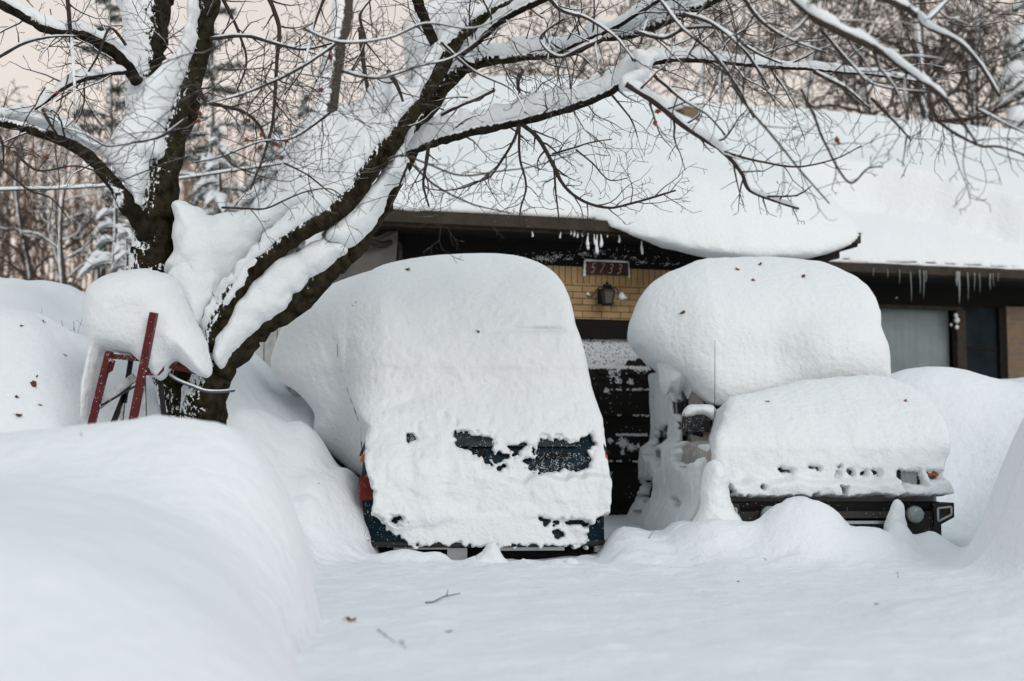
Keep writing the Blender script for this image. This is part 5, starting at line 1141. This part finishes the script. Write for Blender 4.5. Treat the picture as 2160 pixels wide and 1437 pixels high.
# rope round the stem
m_ = MB(); m_.tube(cr_spline([P(352, 786, 9.8), P(375, 802, 9.62), P(405, 814, 9.60), P(432, 824, 9.58), (P(462, 826, 9.62)), P(485, 824, 9.78), P(493, 823, 9.9), P(480, 822, 10.15)], 5), .013, 7)
tag(m_.build('rope', M['rope']), 'snow dusted rope tied round the foot of the big tree', 'rope')

# ---------------- trees behind
def bare_tree(px, pyb, Y, hpx, rpx, seed, label, group, lean=0, lev=3, nb=16, spread=.55, m='far_twig', snow=False, start=.15):
    R_ = random.Random(seed); o = empty('bare_tree', tuple(P(px, pyb, Y))); tag(o, label, 'tree', group); O = np.array(o.location)
    H = hpx/FPX*Y; r0 = rpx/FPX*Y; n = 12
    pts = np.array([(lean*H*t+.02*H*math.sin(t*5+seed), .02*H*math.sin(t*4+seed), H*t) for t in np.linspace(-.05, 1, n)]); rr = r0*(1-np.linspace(0, 1, n)*.8)
    mb = MB(); mb.tube(pts, rr, 8); mb.build('trunk', M['far_bark'], o)
    cw = MB(); sn = MB() if snow else None
    for k in range(nb):
        t = start+(1-start)*k/nb; i_ = t*(n-1); p = np.array([np.interp(i_, np.arange(n), pts[:, c]) for c in range(3)])
        a = R_.uniform(.35, 1.1)*(1 if k % 2 else -1); L = H*spread*R_.uniform(.5, 1)*(1-.55*t)
        grow(cw, p, (math.sin(a), R_.gauss(0, .5), math.cos(a)), L, max(r0*.4*(1-t), .012), lev, R_, .9, .62, 0, sn, 4, .0062*Y/20, .13)
    cw.build('crown', M[m], o)
    if sn is not None and sn.V: sn.build('snow_load', M['snow'], o)
M['far_bark'] = add_snow(mat('far_bark', (.06, .048, .038), .9), (-.7, -.5, .4), .50, .15, 9, .5)
GB = 'bare trees behind the roof'
bare_tree(1950, 300, 27, 420, 17, 1, 'thick trunked bare tree behind the right end of the roof', GB, .0, 3, 26, .75, start=.0)
bare_tree(1830, 280, 29, 400, 9, 2, 'dense twiggy bare tree left of the thick trunked one behind the roof', GB, -.05, 3, 22, .8, start=.0)
bare_tree(2060, 320, 30, 430, 10, 3, 'bare tree right of the thick trunked one, beside the snowy evergreen', GB, .04, 3, 22, .8, start=.0)
bare_tree(1700, 270, 28, 380, 6, 4, 'leaning thin bare tree in the middle behind the roof', GB, .12, 3, 20, .8, start=.0)
bare_tree(1488, 240, 26, 330, 5, 5, 'slender sapling behind the roof, left one of three', GB, -.06, 2, 14, .5); bare_tree(1515, 240, 26, 360, 6, 6, 'slender sapling behind the roof, middle one of three', GB, .02, 2, 14, .5); bare_tree(1553, 240, 26.5, 380, 7, 7, 'slender sapling behind the roof, right one of three', GB, .10, 3, 16, .5)
bare_tree(1180, 240, 28, 330, 5, 8, 'thin bare tree behind the highest part of the roof', GB, .08, 3, 16, .7, start=.0); bare_tree(1330, 240, 28, 330, 5, 9, 'thin bare tree behind the roof left of the chimney', GB, -.05, 3, 16, .7, start=.0)
bare_tree(1010, 260, 27, 360, 6, 10, 'bare tree behind the left shoulder of the roof', GB, -.04, 3, 16, .7, start=.0)
GL = 'bare trees beyond the left drifts'
bare_tree(60, 590, 24, 330, 7, 21, 'snow dusted bare tree beyond the drift at the left edge', GL, -.12, 3, 13, .75, start=.0); bare_tree(135, 600, 23, 300, 8, 22, 'bare tree with several dark stems beyond the drift', GL, -.03, 3, 15, .8, start=.0, snow=True)
bare_tree(215, 610, 25, 420, 6, 23, 'thin bare tree right beside the snowy evergreen at the left', GL, .03, 3, 12, .6, start=.0); bare_tree(-30, 590, 25, 400, 7, 24, 'bare tree cut by the left edge of the picture', GL, .05, 3, 12, .7, start=.0)
# snow plastered trunk beyond the tree
o = empty('tall_tree', tuple(P(672, 500, 15))); tag(o, 'tall tree trunk plastered with snow on one side, behind the big tree', 'tree'); O_ = np.array(o.location)
q, r_ = rough(*pxl([(668, 600, 15, 30), (675, 420, 15, 28), (682, 300, 15, 26), (690, 220, 15, 25), (703, 130, 15, 24), (716, 60, 15, 23), (728, -10, 15, 22), (745, -90, 15, 21)]), .08, 3)
m_ = MB(); m_.tube(q-O_, r_, 14); m_.build('trunk', add_snow(mat('plastered_bark', (.06, .052, .04), .9, bump=.6, bscale=30), (-.85, -.5, .1), .18, .12, 14, .55), o)
cw = MB(); sn = MB(); twigs_along(cw, q-O_, r_, random.Random(5), .25, (.5, 1.1), 3, .7, 0, sn, t0=.3, minr=.003); cw.build('crown', M['far_twig'], o); tag(sn.build('snow_load', M['snow'], o), kind='stuff')
# evergreens
def conifer(px, pyb, Y, hpx, wpx, seed, label, group, nb=26, dens=1.0, padk=1.0, droop=.5, topt=1.0, t0=.04, tr=1.0, nl=1.0):
    R_ = random.Random(seed); o = empty('evergreen_tree', tuple(P(px, pyb, Y))); tag(o, label, 'tree', group)
    H = hpx/FPX*Y; W = wpx/FPX*Y/2; mb = MB(); mb.tube([(0, 0, -.3), (0.02*H, 0, H*.5), (0, 0, H)], [.03*H*tr, .02*H*tr, .004*H], 8); mb.build('trunk', M['far_bark'], o)
    cw = MB(); pd = MB(); V = []; T = []
    for k in range(nb):
        t = t0+(1-t0)*(k+R_.random())/nb; L = W*(1-t)**.75*R_.uniform(.7, 1.15)+.05*W; az = R_.uniform(0, 2*math.pi) if k % 3 else R_.choice((0, math.pi))+R_.gauss(0, .4)
        n = 8; pts = np.array([(L*s*math.cos(az), L*s*math.sin(az), H*t+L*(.12*s-droop*s*s)) for s in np.linspace(0, 1, n)])
        cw.tube(pts, np.linspace(.012*H*(1-t)+.006, .004, n), 4, cap=False)
        for _i in range(int(60*dens)):
            s = R_.uniform(.12, 1.05); p = np.array([np.interp(s*(n-1), np.arange(n), pts[:, c]) for c in range(3)])+np.array([R_.gauss(0, .07*L+.02), R_.gauss(0, .07*L+.02), R_.gauss(-.02, .05*L)])
            for _j in range(3):
                d = np.array([R_.gauss(0, 1)+math.cos(az), R_.gauss(0, 1)+math.sin(az), R_.gauss(-.2, .7)]); d /= np.linalg.norm(d); l_ = R_.uniform(.05, .11)*H/3.0*nl
                sd_ = np.cross(d, [R_.gauss(0, 1), R_.gauss(0, 1), R_.gauss(0, 1)]); sd_ /= np.linalg.norm(sd_)+1e-6
                i0 = len(V); V += [p-sd_*l_*.10, p+sd_*l_*.10, p+d*l_]; T.append((i0, i0+1, i0+2))
        if padk > 0:
            rr = (.10*L+.02)*padk*(1+.4*np.array([R_.gauss(0, 1) for _ in range(n)]).clip(-1, 1.5)); rr[0] *= .6; rr[-1] *= .5
            snow_strip(pd, pts+np.array([0, 0, .02]), rr*.8+.01, rr*1.1, seed*50+k, 1.25)
    cw.add(V, None, T); cw.build('crown', M['needles'], o, False)
    if pd.V: pd.build('snow_load', M['snow'], o)
GE = 'snow laden evergreens'
conifer(235, 640, 19, 300, 150, 1, 'small snow laden evergreen left of the big tree trunk', GE, 24, 1, 1.1, .7); conifer(262, 640, 16, 170, 110, 2, 'low evergreen under heavy snow right against the big tree trunk', GE, 16, 1, 1.2, .7)
conifer(455, 560, 20, 300, 190, 3, 'snow laden evergreen seen through the fork of the big tree', GE, 26, 1, 1.1, .6); conifer(575, 560, 19, 300, 210, 4, 'bushy evergreen with white crown just left of the roof', GE, 30, 1.2, 1.2, .5)
conifer(640, 520, 22, 330, 150, 5, 'narrow evergreen squeezed between the bushy one and the roof', GE, 24, 1, 1.0, .5)
conifer(2190, 420, 27, 560, 220, 6, 'tall snow caked evergreen behind the right end of the roof', GE, 40, .8, 1.8, .6)
conifer(430, 560, 24, 640, 330, 7, 'tall open pine with dark needle tufts behind the big tree', GE, 22, 1.3, .15, .12, t0=.25, tr=.35, nl=.9)
conifer(215, 600, 26, 640, 260, 8, 'tall sparse pine behind the left limbs of the big tree', GE, 14, 1.2, .15, .1, t0=.4, tr=.3, nl=.9)
# a far wood that reads as one mass
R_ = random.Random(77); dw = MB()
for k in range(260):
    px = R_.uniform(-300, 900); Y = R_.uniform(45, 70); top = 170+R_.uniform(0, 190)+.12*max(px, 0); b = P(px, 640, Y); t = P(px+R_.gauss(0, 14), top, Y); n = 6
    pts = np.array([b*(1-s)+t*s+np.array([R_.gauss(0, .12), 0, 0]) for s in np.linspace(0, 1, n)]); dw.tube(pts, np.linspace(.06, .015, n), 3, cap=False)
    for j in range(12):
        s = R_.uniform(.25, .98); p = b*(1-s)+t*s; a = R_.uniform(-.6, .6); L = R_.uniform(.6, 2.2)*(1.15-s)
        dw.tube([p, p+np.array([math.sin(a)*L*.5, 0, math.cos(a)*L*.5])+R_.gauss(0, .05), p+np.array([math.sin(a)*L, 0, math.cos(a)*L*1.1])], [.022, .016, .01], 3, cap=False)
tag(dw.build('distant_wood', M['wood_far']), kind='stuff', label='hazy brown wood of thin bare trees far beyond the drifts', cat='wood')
# small shrub poking out by the ladder
o = empty('shrub', tuple(P(172, 760, 12))); tag(o, 'small twiggy shrub sticking out of the snow left of the ladder', 'shrub'); m_ = MB(); R_ = random.Random(4)
for k in range(14):
    a = R_.uniform(-.9, .5); grow(m_, (R_.gauss(0, .08), R_.gauss(0, .05), -.05), (math.sin(a), R_.gauss(0, .2), math.cos(a)), R_.uniform(.25, .5), .004, 1, R_, .5, .7, 0, None, 4, .002, .10)
m_.build('twigs', M['twig_snowy'], o)
# snow loaded cable, boards beyond
m_ = MB(); q = np.array([P(a, b, 15.5) for a, b in [(-60, 404), (60, 400), (150, 398), (230, 393), (330, 385), (700, 330)]]); m_.tube(q, .010, 6); c_ = m_.build('cable', M['black']); m_ = MB(); snow_strip(m_, cr_spline(q, 5), np.full(26, .018), .03, 4, 1.2); m_.build('cable_snow', M['snow'], c_)
tag(c_, 'snow loaded overhead cable crossing beyond the left limbs', 'cable')
m_ = MB(); O_ = P(560, 900, 14.2)
fe = empty('board_fence', tuple(O_)); tag(fe, 'pale weathered board fence half hidden behind the minivan drift', 'fence')
for k in range(12):
    m_ = MB(); m_.box((-.35+k*.13, 0, .5), (.118, .02, 1.1)); m_.build('board', M['fence'], fe, False)
m_ = MB(); m_.box((.35, .03, .80), (1.6, .04, .08)); m_.build('rail', M['fence'], fe, False)
print('twigs', NT[0])
